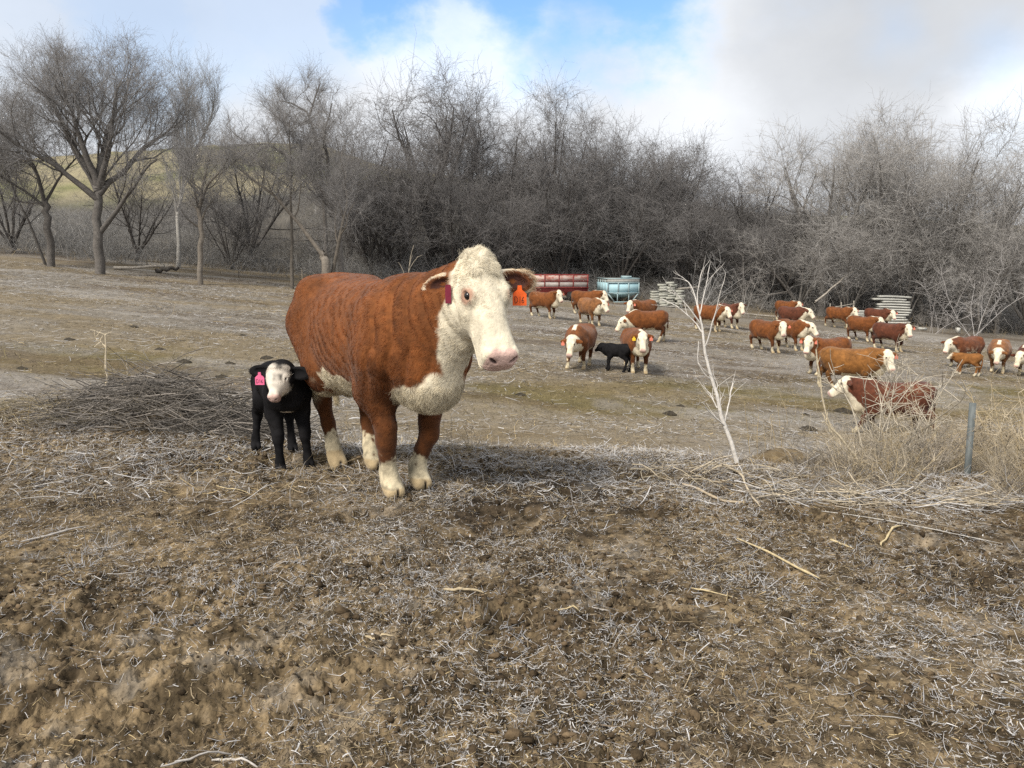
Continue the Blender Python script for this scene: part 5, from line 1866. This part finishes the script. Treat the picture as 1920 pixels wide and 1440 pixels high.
def dead_sapling():
    Y = 5.8
    foot = at(1390, 895, Y); foot.z = float(gfull(foot.x, Y))
    o0 = np.array(foot)
    T = lambda pts, yo=0.0: np.array([tuple(at(px, py, Y + yo * i / max(1, len(pts) - 1))) for i, (px, py) in enumerate(pts)]) - o0
    L, Q, C = [], [], []
    c = [.58, .55, .51]
    r = np.random.default_rng(5)

    def add(pts, r0, r1, yo=0.0, n=10):
        p = T(pts, yo)
        q = np.linspace(0, len(p) - 1, n)
        s = np.stack([spline(np.arange(len(p)), p[:, i], q) for i in range(3)], 1)
        s[1:] += r.normal(0, r0 * .35, s[1:].shape)
        L.append(s); Q.append(np.linspace(r0, r1, n)); C.append(np.array(c) * r.uniform(.9, 1.05))
        return s
    add([(1388, 897), (1378, 850), (1352, 780), (1338, 720), (1325, 660), (1318, 625), (1312, 590)], .020, .007)
    fine = []
    for pts, a, b, yo in [
        ([(1318, 625), (1300, 600), (1270, 575), (1240, 560)], .006, .003, .1), ([(1316, 610), (1290, 575), (1262, 545), (1252, 530)], .006, .0025, -.1),
        ([(1314, 600), (1305, 565), (1295, 535), (1280, 520)], .005, .002, .2), ([(1312, 590), (1308, 560), (1312, 525), (1318, 505)], .005, .002, 0),
        ([(1312, 590), (1318, 560), (1325, 530), (1330, 500)], .005, .002, .15), ([(1322, 650), (1333, 620), (1345, 575), (1352, 545), (1361, 510)], .0065, .002, -.15),
        ([(1310, 640), (1309, 680), (1325, 705), (1334, 712)], .004, .005, .05), ([(1345, 765), (1335, 745), (1322, 728)], .006, .003, .1),
        ([(1362, 800), (1340, 782), (1321, 762)], .006, .005, -.1), ([(1358, 795), (1366, 760), (1374, 718)], .006, .005, .05), ([(1352, 775), (1350, 760), (1352, 746)], .005, .004, 0),
        ([(1340, 740), (1345, 722), (1336, 700)], .003, .002, .05)]:
        s = add(pts, a, b, yo)
        for k in range(4):
            i = r.integers(3, 10)
            d = s[min(i, 9)] - s[i - 2]
            t = wander(r, s[i], d / np.linalg.norm(d) + r.normal(0, .45, 3), r.uniform(.08, .2), 5, .12)
            fine.append(t)
    for t in fine:
        L.append(t); Q.append(np.linspace(.0022, .001, 5)); C.append(np.array(c) * .95)
    o = lines_obj('dead_sapling', L, Q, C, sides=6)
    o.location = foot
    return tag(o, 'bare white dead sapling leaning left at the edge of the dirt bank', 'dead sapling')


dead_sapling()


def stalk(name, label, Y, paths, r0, col, cat, group=None, twigs=0, seed=1, rest=True):
    """a single dead stem or stick given in photo pixels at distance Y"""
    r = np.random.default_rng(seed)
    px, py = paths[0][0]
    f = at(px, py, Y)
    if rest: f.z = float(gfull(f.x, f.y))
    z_off = f.z - at(px, py, Y).z
    L, Q, C = [], [], []
    for j, pts in enumerate(paths):
        p = np.array([tuple(at(*q[:2], Y + (q[2] if len(q) > 2 else 0))) for q in pts])
        p[:, 2] += z_off
        n = 9
        q = np.linspace(0, len(p) - 1, n)
        s = np.stack([spline(np.arange(len(p)), p[:, i], q) for i in range(3)], 1) if len(p) > 2 else p[0] + (p[-1] - p[0]) * np.linspace(0, 1, n)[:, None]
        s[1:-1] += r.normal(0, r0 * .4, (n - 2, 3))
        L.append(s - np.array(f)); Q.append(np.linspace(1, .5, n) * r0 * (1 if j == 0 else .65) * (1 + .12 * r.normal(size=n))); C.append(np.array(col) * r.uniform(.85, 1.1))
        for k in range(twigs):
            i = r.integers(3, 9)
            L.append(wander(r, s[i] - np.array(f), r.normal(0, .6, 3) + np.array([0, 0, .6]), r.uniform(.04, .14) * Y / 7, 5, .2)); Q.append(np.linspace(.4, .2, 5) * r0); C.append(np.array(col))
    o = lines_obj(name, L, Q, C, sides=6)
    o.location = f
    return tag(o, label, cat, group)


stalk('dead_stalk', 'slender dead stalk standing upright behind the grass mound on the left', 12.6, [[(203, 808), (200, 740), (199, 690), (198, 636)], [(199, 660), (190, 650), (180, 642)]], .019, [.58, .50, .37], 'dead stalk', twigs=4, seed=3)
stalk('forked_twig', 'pale forked twig sticking up from the grass mound', 7.3, [[(243, 858), (229, 830), (232, 822), (256, 800)], [(247, 806), (245, 775)], [(249, 808), (262, 828)]], .007, [.45, .38, .27], 'twig', seed=4)
stalk('leaning_stick', 'long bare stick bending up out of the brush before the striding cow', 6.0, [[(1632, 948), (1580, 880), (1552, 850), (1540, 800), (1532, 750), (1527, 708)], [(1556, 862), (1545, 840), (1538, 826)]], .011, [.50, .43, .31], 'stick', twigs=2, seed=6)
stalk('thistle_stem', 'dried thistle stem rising behind the withers of the big cow', 7.4, [[(762, 640), (764, 540), (768, 490), (776, 460)], [(766, 510), (780, 485), (792, 478)], [(765, 530), (752, 500), (746, 492)], [(767, 500), (773, 478)]], .005, [.33, .29, .23], 'dry weed', seed=8, rest=False)
stalk('seed_stalk', 'single seed headed stalk behind the cow rump', 7.6, [[(570, 640), (568, 560), (566, 505)]], .005, [.34, .29, .22], 'dry weed', seed=9, rest=False)
for k, (Y, pts, r0) in enumerate([(7.2, [(1408, 860), (1402, 800), (1396, 745)], .0035), (7.8, [(1424, 850), (1421, 790), (1425, 740)], .003), (7.0, [(1458, 838), (1454, 790), (1446, 742)], .0035),
                                  (7.4, [(1470, 842), (1466, 780), (1459, 720)], .003), (8.2, [(1440, 835), (1437, 790), (1434, 750)], .003), (7.5, [(1332, 850), (1331, 825), (1320, 808)], .003)]):
    stalk('dry_stem', 'thin straw coloured stem standing just right of the dead sapling', Y, [pts], r0, [.40, .31, .17], 'dry stem', 'straw stems by the dead sapling', seed=20 + k)


def lying(label, a, b, r0, col, seed, name='stick', mid=None, splinter=False):
    """a stick lying on the ground between two photo pixels"""
    r = np.random.default_rng(seed)
    A, B_ = on_ground(*a), on_ground(*b)
    n = 9
    t = np.linspace(0, 1, n)[:, None]
    p = np.array(A) * (1 - t) + np.array(B_) * t
    side = np.array([-(B_ - A).y, (B_ - A).x, 0.0])
    p += side[None] * (.02 * np.sin(t * math.pi * r.uniform(.8, 1.6)) * r.choice([-1, 1]))
    p[:, 2] = gfull(p[:, 0], p[:, 1]) + r0 * .9
    p[1:-1] += r.normal(0, r0 * .35, (n - 2, 3))
    p[:, 2] = spline(np.linspace(0, 1, 4), p[[0, 3, 5, 8], 2] + .004, t[:, 0])
    f = np.array(A)
    r0 = r0 * .7
    rr = r0 * np.linspace(1, .6, n) * (1 + .15 * r.normal(size=n)); rr[0] *= .5; rr[-1] *= .35
    o = lines_obj(name, [p - f], [rr], [np.array(col)], sides=7)
    o.location = A
    return tag(o, label, name.replace('_', ' '), 'sticks lying on the dirt')


YEL, GRYS = [.46, .375, .225], [.43, .40, .37]
lying('longest yellowish stick lying on the dirt, right of centre', (1382, 1018), (1540, 1092), .011, YEL, 1)
lying('slim yellow stick left of and below the longest one', (1296, 1108), (1382, 1130), .006, YEL, 2)
lying('flat yellow wood chip on the dirt in the middle foreground', (832, 1112), (912, 1116), .010, [.40, .33, .22], 3, 'wood_chip')
lying('short wood splinter below the flat chip in the middle foreground', (684, 1197), (738, 1199), .008, [.42, .34, .22], 4, 'wood_chip')
lying('yellow splinter near the twig drift on the right', (1556, 1015), (1600, 1030), .010, YEL, 5, 'wood_chip')
lying('pale yellow slat standing out beside the twig drift', (1652, 1013), (1690, 988), .011, YEL, 6, 'wood_chip')
lying('short stick lying on the dirt at the lower right of centre', (1046, 1150), (1092, 1148), .007, YEL, 7)
lying('thin grey stick lying on the dirt in the centre right', (1105, 1138), (1200, 1148), .004, GRYS, 8)
lying('pale stick on the dirt in front of the calf', (300, 1182), (322, 1172), .006, [.45, .37, .22], 9)
lying('frosted branch lying on the dirt below the grass mound', (40, 1022), (170, 990), .009, GRYS, 10)
lying('frosted thick stick at the bottom left of the dirt', (300, 1426), (440, 1362), .007, GRYS, 11)
lying('curved frosty stick at the bottom edge, left of centre', (395, 1390), (485, 1412), .007, GRYS, 12)
lying('thick pale branch lying in the twig drift', (1280, 898), (1400, 945), .016, [.40, .33, .24], 13)
lying('second thick branch crossing the first near the dead sapling', (1362, 880), (1432, 958), .014, [.44, .37, .27], 14)
lying('long thin branch along the bank edge toward the right', (1480, 935), (1800, 995), .0045, [.36, .32, .27], 15)
lying('long frosted branch lying across the bank edge below the post', (1540, 960), (1880, 1022), .005, [.42, .40, .37], 16)
lying('straw coloured stalk on the dirt left of the hooves', (405, 912), (470, 930), .006, YEL, 17)
lying('pale stalk lying on the frosted lip left of the calf', (60, 915), (180, 890), .007, [.42, .39, .35], 18)
lying('bleached stick in the brush at the far left', (-20, 762), (50, 764), .020, [.42, .30, .18], 19)
# ------------------------------------------------------------------ wagons, planks, rubble, post
M_GALV = paint_mat('galvanised_steel', (.085, .098, .10), (.15, .165, .165), scale=14, rough=.65, metal=.1, stretch=(1, 1, .3))
M_RED = paint_mat('red_wagon_paint', (.16, .022, .022), (.24, .045, .04), scale=2.5, rough=.65)
M_REDFADE = paint_mat('faded_red_paint', (.36, .15, .12), (.50, .40, .36), scale=3.2, rough=.8, stretch=(1, 1, 2.2), lo=.42, hi=.58)
M_BOARD = paint_mat('weathered_board', (.36, .30, .27), (.46, .42, .40), scale=3, rough=.85, stretch=(1, 1, 4))
M_BLUE = paint_mat('blue_wagon_paint', (.36, .58, .66), (.44, .64, .70), scale=2.2, rough=.6, lo=.35, hi=.65)
M_BLUE2 = paint_mat('weathered_blue_paint', (.26, .36, .39), (.36, .46, .48), scale=4, rough=.7)
M_PALEB = paint_mat('bare_grey_board', (.34, .34, .32), (.42, .43, .41), scale=4, rough=.85, stretch=(3, 1, 1))
M_DARK = paint_mat('dark_steel', (.03, .03, .032), (.05, .05, .05), scale=6, rough=.7)
M_TYRE = paint_mat('tyre_rubber', (.02, .02, .02), (.035, .033, .03), scale=12, rough=.9)
M_CONC = paint_mat('pale_concrete', (.30, .30, .26), (.43, .43, .38), scale=5, rough=.95, stretch=(1, 1, 1), bump=.01, lo=.35, hi=.65)
M_PLANK = paint_mat('pale_weathered_plank', (.42, .415, .38), (.60, .60, .56), scale=3, rough=.9, stretch=(.4, 3, 3), lo=.35, hi=.65)
M_LOG = paint_mat('old_grey_wood', (.22, .20, .17), (.33, .30, .26), scale=5, rough=.95, stretch=(1, 1, 1))
M_CLAY = paint_mat('clay_bank', (.10, .072, .040), (.20, .15, .085), scale=9, rough=.95, bump=.02, lo=.38, hi=.62)
M_DUNG = paint_mat('dung', (.022, .018, .012), (.05, .04, .026), scale=14, rough=.8, bump=.01)


def root_at(name, px, py, label, cat, rz=0.0, Y=None, group=None, zoff=0.0):
    p = on_ground(px, py) if Y is None else at(px, py, Y)
    p.z = float(gz(p.x, p.y)) + zoff
    return tag(empty(name, p, rz), label, cat, group), p


def wheel(parent, x, y, r=.38, w=.2):
    g = Geo(); g.bar((x, y - w / 2, r), (x, y + w / 2, r), r, sides=18)
    t = g.build('wheel', M_TYRE, parent)
    h = Geo(); h.bar((x, y - w / 2 - .012, r), (x, y + w / 2 + .012, r), r * .5, sides=12)
    h.build('rim', M_DARK, t)


def red_trailer():
    t, p = root_at('grain_trailer', 1034, 560, 'long red grain trailer with faded pale side boards at the tree line', 'trailer', rz=R(-2), Y=53, zoff=-.12)
    L, Wd = 4.9, 2.2
    s = Geo()
    # lower red hopper flank, leaning in towards the bottom
    for q in (-1, 1):
        y1, y0 = q * Wd / 2, q * Wd * .38
        v = [(-L / 2, y0, .42), (L / 2, y0, .42), (L / 2, y1, .90), (-L / 2, y1, .90), (-L / 2, y0 - q * .04, .42), (L / 2, y0 - q * .04, .42), (L / 2, y1 - q * .04, .90), (-L / 2, y1 - q * .04, .90)]
        s.add(v, [[0, 1, 2, 3], [4, 7, 6, 5], [0, 4, 5, 1], [3, 2, 6, 7], [0, 3, 7, 4], [1, 5, 6, 2]])
    s.box((0, 0, .40), (L, Wd * .74, .05))
    s.build('hopper', M_RED, t)
    for q in (-1, 1):
        e = Geo(); e.box((q * (L / 2 - .02), 0, 1.10), (.05, Wd - .12, 1.0)); e.build('end_panel', M_REDFADE, t)
    for q in (-1, 1):
        b = Geo()
        b.box((0, q * Wd / 2, 1.12), (L, .05, .40)); b.build('side_board', M_BOARD, t)
        b = Geo(); b.box((0, q * Wd / 2, 1.52), (L, .05, .40)); b.build('side_board', M_REDFADE, t)
    r = Geo()
    for q in (-1, 1):
        for k in range(6): r.box((-L / 2 + .06 + k * (L - .12) / 5, q * (Wd / 2 + .04), 1.30), (.07, .05, .90))
        r.box((0, q * (Wd / 2 + .045), 1.325), (L + .02, .055, .05))
        r.box((0, q * (Wd / 2 + .045), .905), (L + .02, .055, .06))
        r.box((0, q * (Wd / 2 + .0), 1.74), (L + .06, .07, .05))
    r.build('frame', M_RED, t)
    for k in range(4):
        c = Geo(); x = -L / 2 + .5 + k * 1.3
        c.bar((x, -Wd / 2, 1.78), (x + .25, 0, 1.98), .025); c.bar((x + .25, 0, 1.98), (x, Wd / 2, 1.78), .025)
        c.build('tarp_bow', M_DARK, t)
    for x in (-1.4, 1.4):
        for q in (-1, 1): wheel(t, x, q * .85)


def blue_hopper():
    t, p = root_at('hopper_wagon', 1168, 566, 'light blue hopper wagon with slatted top and sloping bottom at the tree line', 'wagon', rz=R(7), Y=54, zoff=-.1)
    W, L = 2.25, 3.2
    b = Geo(); b.box((0, L / 2, 1.12), (W, L, .72)); o = b.build('box', M_BLUE, t)
    h = Geo(); h.box((0, L / 2, .57), (W - .04, L - .04, .37), taper=.46); h.build('hopper', M_BLUE, t)
    d = Geo()
    for y in (-.025, L + .025): d.box((0, y, 1.62), (W, .05, .27))
    for x in (-W / 2 + .03, W / 2 - .03): d.box((x, L / 2, 1.62), (.05, L, .27))
    d.build('top_board', M_PALEB, t)
    k = Geo(); k.box((.28, .3, 1.86), (.62, .55, .17), jit=.012); k.build('hatch', M_BLUE2, t)
    r = Geo()
    for x in (-W / 2, -W / 6, W / 6, W / 2): r.box((x * .985, -.035, 1.12), (.07, .06, .80))
    for z in (.765, 1.49, 1.76): r.box((0, -.036, z), (W + .05, .075, .06))
    for y in (.6, 1.3, 2.0, 2.7):
        for x in (-W / 2 - .02, W / 2 + .02): r.box((x, y, 1.2), (.05, .06, .94))
    for x in (-W / 2 - .022, W / 2 + .022): r.box((x, L / 2, 1.76), (.05, L, .055))
    r.build('frame', M_BLUE2, t)
    for q in (-1, 1):
        for y in (-.02, L + .02):
            f = Geo()
            f.bar((q * W / 2, y, .78), (q * W * .27, y, .14), .04)
            f.bar((q * W * .18, y, .78), (q * W * .18, y, .10), .035)
            f.build('leg', M_BLUE2, t)
    for y in (-.02, L + .02):
        f = Geo(); f.bar((-W * .30, y, .13), (W * .30, y, .13), .045); f.build('skid', M_BLUE2, t)


def plank_stack(px, py, Y, n, L, lab, grp, droop, seed, rz, thick=.135, slide=.11):
    r = np.random.default_rng(seed)
    p = at(px, py, Y); z = float(gz(p.x, Y))
    for k in range(n):
        m = 9
        off = r.normal(0, slide)
        l = L * r.uniform(.82, 1.12)
        g = Geo()
        xs = np.linspace(-l / 2, l / 2, m)
        zz = z + .10 + k * thick - droop * ((xs / L + .35) ** 2) * k / n
        rows = []
        for dy, dz in ((-.45, 0), (.45, 0), (.45, thick * .66), (-.45, thick * .66)):
            rows.append(np.stack([xs + off, np.full(m, dy), zz - z + dz], 1))
        v = np.stack(rows, 1).reshape(-1, 3)
        f = [[i * 4 + a, i * 4 + (a + 1) % 4, i * 4 + 4 + (a + 1) % 4, i * 4 + 4 + a] for i in range(m - 1) for a in range(4)]
        f += [[0, 3, 2, 1], [(m - 1) * 4 + q for q in range(4)]]
        g.add(v, f)
        o = g.build('plank', M_PLANK, None)
        o.location = (p.x, Y, z); o.rotation_euler = (0, r.normal(0, .008), rz + r.normal(0, .03))
        tag(o, lab, 'plank', grp)


def rubble():
    r = np.random.default_rng(44)
    Y = 53.5
    layout = [(1228, 553, 6), (1243, 553, 9), (1256, 552, 10), (1272, 552, 7)]
    for px, py, n in layout:
        p = at(px, py, Y); z = float(gz(p.x, Y)) + .04
        for k in range(n):
            g = Geo()
            g.box((0, 0, .065), (r.uniform(.50, .62), .6, .165), jit=.016)
            o = g.build('concrete_block', M_CONC, None)
            o.location = (p.x + r.normal(0, .05), Y + r.normal(0, .03), z + k * .172)
            o.rotation_euler = (0, 0, r.normal(0, .12))
            tag(o, 'pale concrete block in the rough stack right of the blue hopper wagon', 'concrete block', 'concrete blocks stacked right of the hopper')
    t = Geo()
    p = at(1278, 530, Y)
    t.bar((-.9, 0, 1.25), (1.3, .1, 1.45), .09, .06)
    o = t.build('log', M_LOG); o.location = (p.x, Y, float(gz(p.x, Y)))
    tag(o, 'pale log lying on top of the rough concrete block stack', 'log')


def loose_wood():
    Y = 53
    for (a, b, r0, lab) in [((1528, 566), (1602, 506), .07, 'pale fallen trunk leaning up into the thicket beside the broken panel'),
                            ((1345, 560), (1400, 563), .07, 'pale rail lying behind the pair of cows at the dead sapling'),
                            ((1394, 566), (1500, 568), .06, 'long pale rail on the ground under the thicket'),
                            ((1640, 590), (1722, 594), .07, 'squared pale beam on the ground before the plank stack'),
                            ((1530, 572), (1562, 584), .05, 'short bent pole on the ground left of the broken panel'),
                            ((208, 432), (305, 447), .10, 'pale fallen trunk lying on the bank behind the elm'),
                            ((290, 480), (335, 500), .14, 'dark fallen trunk at the foot of the small tree')]:
        A, B_ = at(*a, Y if a[0] > 600 else 46), at(*b, (Y if a[0] > 600 else 46) + (2.5 if b[1] < 520 and a[0] > 600 else .5))
        A.z = max(A.z, float(gz(A.x, A.y)) + r0 * .5); B_.z = max(B_.z, float(gz(B_.x, B_.y)) + r0 * .6)
        if b[1] > 520 or a[0] < 600:
            A.z = float(gz(A.x, A.y)) + r0; B_.z = float(gz(B_.x, B_.y)) + r0 + (.3 if a[0] < 600 else .05)
        n = 8; t = np.linspace(0, 1, n)[:, None]
        p = (np.array(A) * (1 - t) + np.array(B_) * t) - np.array(A)
        p[1:-1] += rng.normal(0, r0 * .35, (n - 2, 3))
        dark = 'dark' in lab
        o = lines_obj('log', [p], [np.linspace(1, .6, n) * r0], [np.array([.09, .08, .07] if dark else [.36, .325, .28])], sides=8, mat=M_BARK)
        o.location = A
        tag(o, lab, 'log', 'fallen wood at the tree line')
    t, p = root_at('wooden_panel', 1578, 583, 'broken weathered gate panel of crossed rails leaning by the thicket', 'gate panel', Y=52.5)
    for k in range(5):
        g = Geo(); z = .18 + k * .24
        g.bar((-.85, .05 * k, z * .9 + .02), (.95, .05 * k, z + .22), .035, sides=5); g.build('rail', M_LOG, t)
    for x in (-.75, .0, .85):
        g = Geo(); g.bar((x, -.03, .0), (x + .05, .26, 1.45 + .12 * x), .04, sides=5); g.build('upright', M_LOG, t)
    # small pale things thrown under the trees
    for px, py, s, lab in [(1732, 581, (.55, .3, .14), 'white board end lying right of the tall plank stack'), (1799, 581, (.22, .2, .34), 'small white block tipped over near the right edge thicket')]:
        p = at(px, py, 52); g = Geo(); g.box((0, 0, s[2] / 2), s, jit=.012)
        o = g.build('board_end', M_PLANK); o.location = (p.x, 52, float(gz(p.x, 52)) + .03); o.rotation_euler = (0, .1, .4); tag(o, lab, 'board')


def steel_post():
    Y = 7.0
    f = at(1812, 912, Y); f.z = float(gfull(f.x, Y)) - .12
    top = at(1824, 756, Y)
    v = np.array(top) - np.array(f)
    g = Geo()
    n = 14
    # an open-topped pipe with a wall thickness
    ring = lambda c, r: [np.array(c) + np.array([math.cos(2 * math.pi * k / n), math.sin(2 * math.pi * k / n), 0]) * r for k in range(n)]
    vv = ring((0, 0, 0), .029) + ring(v, .029) + ring(v, .023) + ring(v * .85, .023)
    ff = [[j * n + k, j * n + (k + 1) % n, (j + 1) * n + (k + 1) % n, (j + 1) * n + k] for j in range(3) for k in range(n)]
    g.add(vv, ff)
    o = g.build('steel_post', M_GALV, smooth_shade=True); o.location = f
    me = o.data; me.polygons.foreach_set('use_smooth', np.ones(len(me.polygons), dtype=bool))
    tag(o, 'grey galvanised pipe post standing in the dry weeds on the right', 'post')


def earth_clump():
    """the cut edge of clay with roots below the dead sapling"""
    for px, py, Y, size, lab, seed in [(1462, 905, 6.35, (.26, .16, .11), 'tan clay clump at the cut bank right of the dead sapling', 4), (1560, 912, 6.5, (.20, .14, .08), 'smaller clay clump with roots behind the leaning stick', 7)]:
        c = at(px, py, Y); c.z = float(gz(c.x, Y)) + .02
        nu, nv = 40, 20
        th = np.linspace(0.02, math.pi - .02, nv)[:, None]; ph = np.linspace(0, 2 * math.pi, nu, endpoint=False)[None]
        d = np.stack([np.sin(th) * np.cos(ph), np.sin(th) * np.sin(ph), np.cos(th) + 0 * ph], -1).reshape(-1, 3)
        k = 1 + .7 * (fbm(d[:, 0] * 1.6 + seed, d[:, 1] * 1.6, d[:, 2] * 1.6, oct=5, seed=seed, gain=.6) - .5)
        i = np.arange(nv * nu).reshape(nv, nu)
        f = np.stack([i[:-1], i[1:], np.roll(i[1:], -1, 1), np.roll(i[:-1], -1, 1)], -1).reshape(-1, 4)
        o = mesh_np('clay_clump', d * k[:, None] * np.array(size), f, M_CLAY)
        o.location = c
        tag(o, lab, 'clay clump')
    r = np.random.default_rng(91)
    L, Q, C = [], [], []
    for k in range(46):
        px = r.uniform(1420, 1580)
        p = at(px, r.uniform(872, 890), 6.25 + r.uniform(-.1, .25)); p.z = float(gz(p.x, p.y)) + r.uniform(.10, .16)
        s = wander(r, p, (r.normal(0, .8), -.5, r.uniform(-.6, .2)), r.uniform(.12, .34), 6, .18, .35)
        L.append(s); Q.append(np.linspace(1, .4, 6) * r.uniform(.002, .006)); C.append(np.array([.22, .19, .15]) * r.uniform(.6, 1.4))
    o = lines_obj('exposed_roots', L, Q, C, sides=4)
    tag(o, 'grey exposed roots hanging over the clay clumps of the cut bank', 'roots')


def dung():
    r = np.random.default_rng(17)
    for px, py, s in [(345, 680, .20), (415, 708, .17), (455, 630, .16), (500, 672, .2), (430, 680, .17), (1255, 775, .2), (1515, 806, .22), (1580, 773, .26), (300, 655, .16), (1510, 778, .14), (975, 742, .16), (1275, 762, .13), (40, 690, .15), (130, 640, .16), (560, 655, .15), (250, 612, .16)]:
        p = on_ground(px, py)
        nu, nv = 20, 6
        a = np.linspace(0, 2 * math.pi, nu, endpoint=False)
        rows = []
        for k in range(nv):
            t = k / (nv - 1)
            rr = s * (1 - t ** 2.2) * (1 + .25 * (vnoise(np.cos(a) * 2 + px, np.sin(a) * 2 + k * .5, seed=3) - .5))
            rows.append(np.stack([np.cos(a) * rr, np.sin(a) * rr * .8, np.full(nu, -.03 + s * .52 * t) + r.normal(0, .006, nu)], 1))
        v = np.concatenate(rows)
        i = np.arange(nv * nu).reshape(nv, nu)
        f = np.stack([i[:-1], np.roll(i[:-1], -1, 1), np.roll(i[1:], -1, 1), i[1:]], -1).reshape(-1, 4)
        o = mesh_np('dung_pat', v, f, M_DUNG)
        o.location = (p.x, p.y, float(gfull(p.x, p.y)))
        tag(o, 'dark dung pat lying in the trodden pasture grass', 'dung pat', 'dung pats in the pasture')


red_trailer()
blue_hopper()
rubble()
plank_stack(1672, 590, 55, 11, 2.1, 'pale weathered plank in the tall sagging stack before the grove', 'planks of the tall stack', .12, 3, R(-4), thick=.185)
plank_stack(1622, 588, 55, 6, 1.5, 'pale weathered plank in the low stack left of the tall one', 'planks of the low stack', .10, 5, R(6), slide=.1)
loose_wood()
steel_post()
earth_clump()
dung()


def dead_bush(px, py, Y, h, label, col, seed, n=9):
    """pale upright shoots with side twigs, one shrub"""
    r = np.random.default_rng(seed)
    f = at(px, py, Y); f.z = float(gfull(f.x, f.y))
    L, Q, C = [], [], []
    for k in range(n):
        s = wander(r, (r.normal(0, .05 * h), r.normal(0, .05 * h), -.03), (r.normal(.25, .45), r.normal(0, .4), 1), h * r.uniform(.6, 1.1), 8, .09)
        r0 = .0085 * h ** .5 * r.uniform(.6, 1.2)
        L.append(s); Q.append(np.linspace(1, .35, 8) * r0); C.append(np.array(col) * r.uniform(.75, 1.15))
        for q in range(9):
            i = r.integers(2, 8)
            a = r.uniform(0, 6.28)
            t = wander(r, s[i], (math.cos(a), math.sin(a), r.uniform(.3, 1.4)), h * r.uniform(.12, .35), 5, .18)
            L.append(t); Q.append(np.linspace(.45, .2, 5) * r0); C.append(np.array(col) * r.uniform(.75, 1.1))
            for _ in range(2):
                u = wander(r, t[r.integers(1, 4)], (r.normal(), r.normal(), .5), h * r.uniform(.04, .12), 4, .2)
                L.append(u); Q.append(np.linspace(.3, .15, 4) * r0); C.append(np.array(col))
    o = lines_obj('dead_bush', L, Q, C, sides=4)
    o.location = f
    return tag(o, label, 'dead bush', 'bare bushes')


dead_bush(1650, 890, 6.6, 1.15, 'pale bare bush growing in front of the striding cow', [.46, .41, .33], 3, n=14)
dead_bush(1740, 860, 7.4, 1.0, 'bare bush between the striding cow and the steel post', [.40, .33, .23], 5, n=14)
dead_bush(1885, 900, 7.4, 1.25, 'straw coloured bush right of the steel post', [.42, .34, .21], 7, n=18)
dead_bush(1830, 600, 49, 5.4, 'frosty white bush under the grey grove at the right', [.46, .44, .43], 9, n=8)
dead_bush(1755, 600, 50, 4.2, 'frosty bush right of the tall plank stack', [.38, .36, .35], 10, n=7)
dead_bush(1305, 590, 50, 5.0, 'whitish bush behind the top of the dead sapling', [.34, .33, .32], 12, n=8)
dead_bush(1400, 590, 51, 4.0, 'grey bush behind the fallen rails', [.30, .28, .26], 13, n=9)
dead_bush(1940, 960, 6.2, .8, 'pale dry bush at the far right edge of the dirt bank', [.46, .39, .28], 15, n=16)
dead_bush(1740, 940, 6.2, .45, 'low twiggy bush at the foot of the steel post', [.34, .30, .25], 16, n=18)
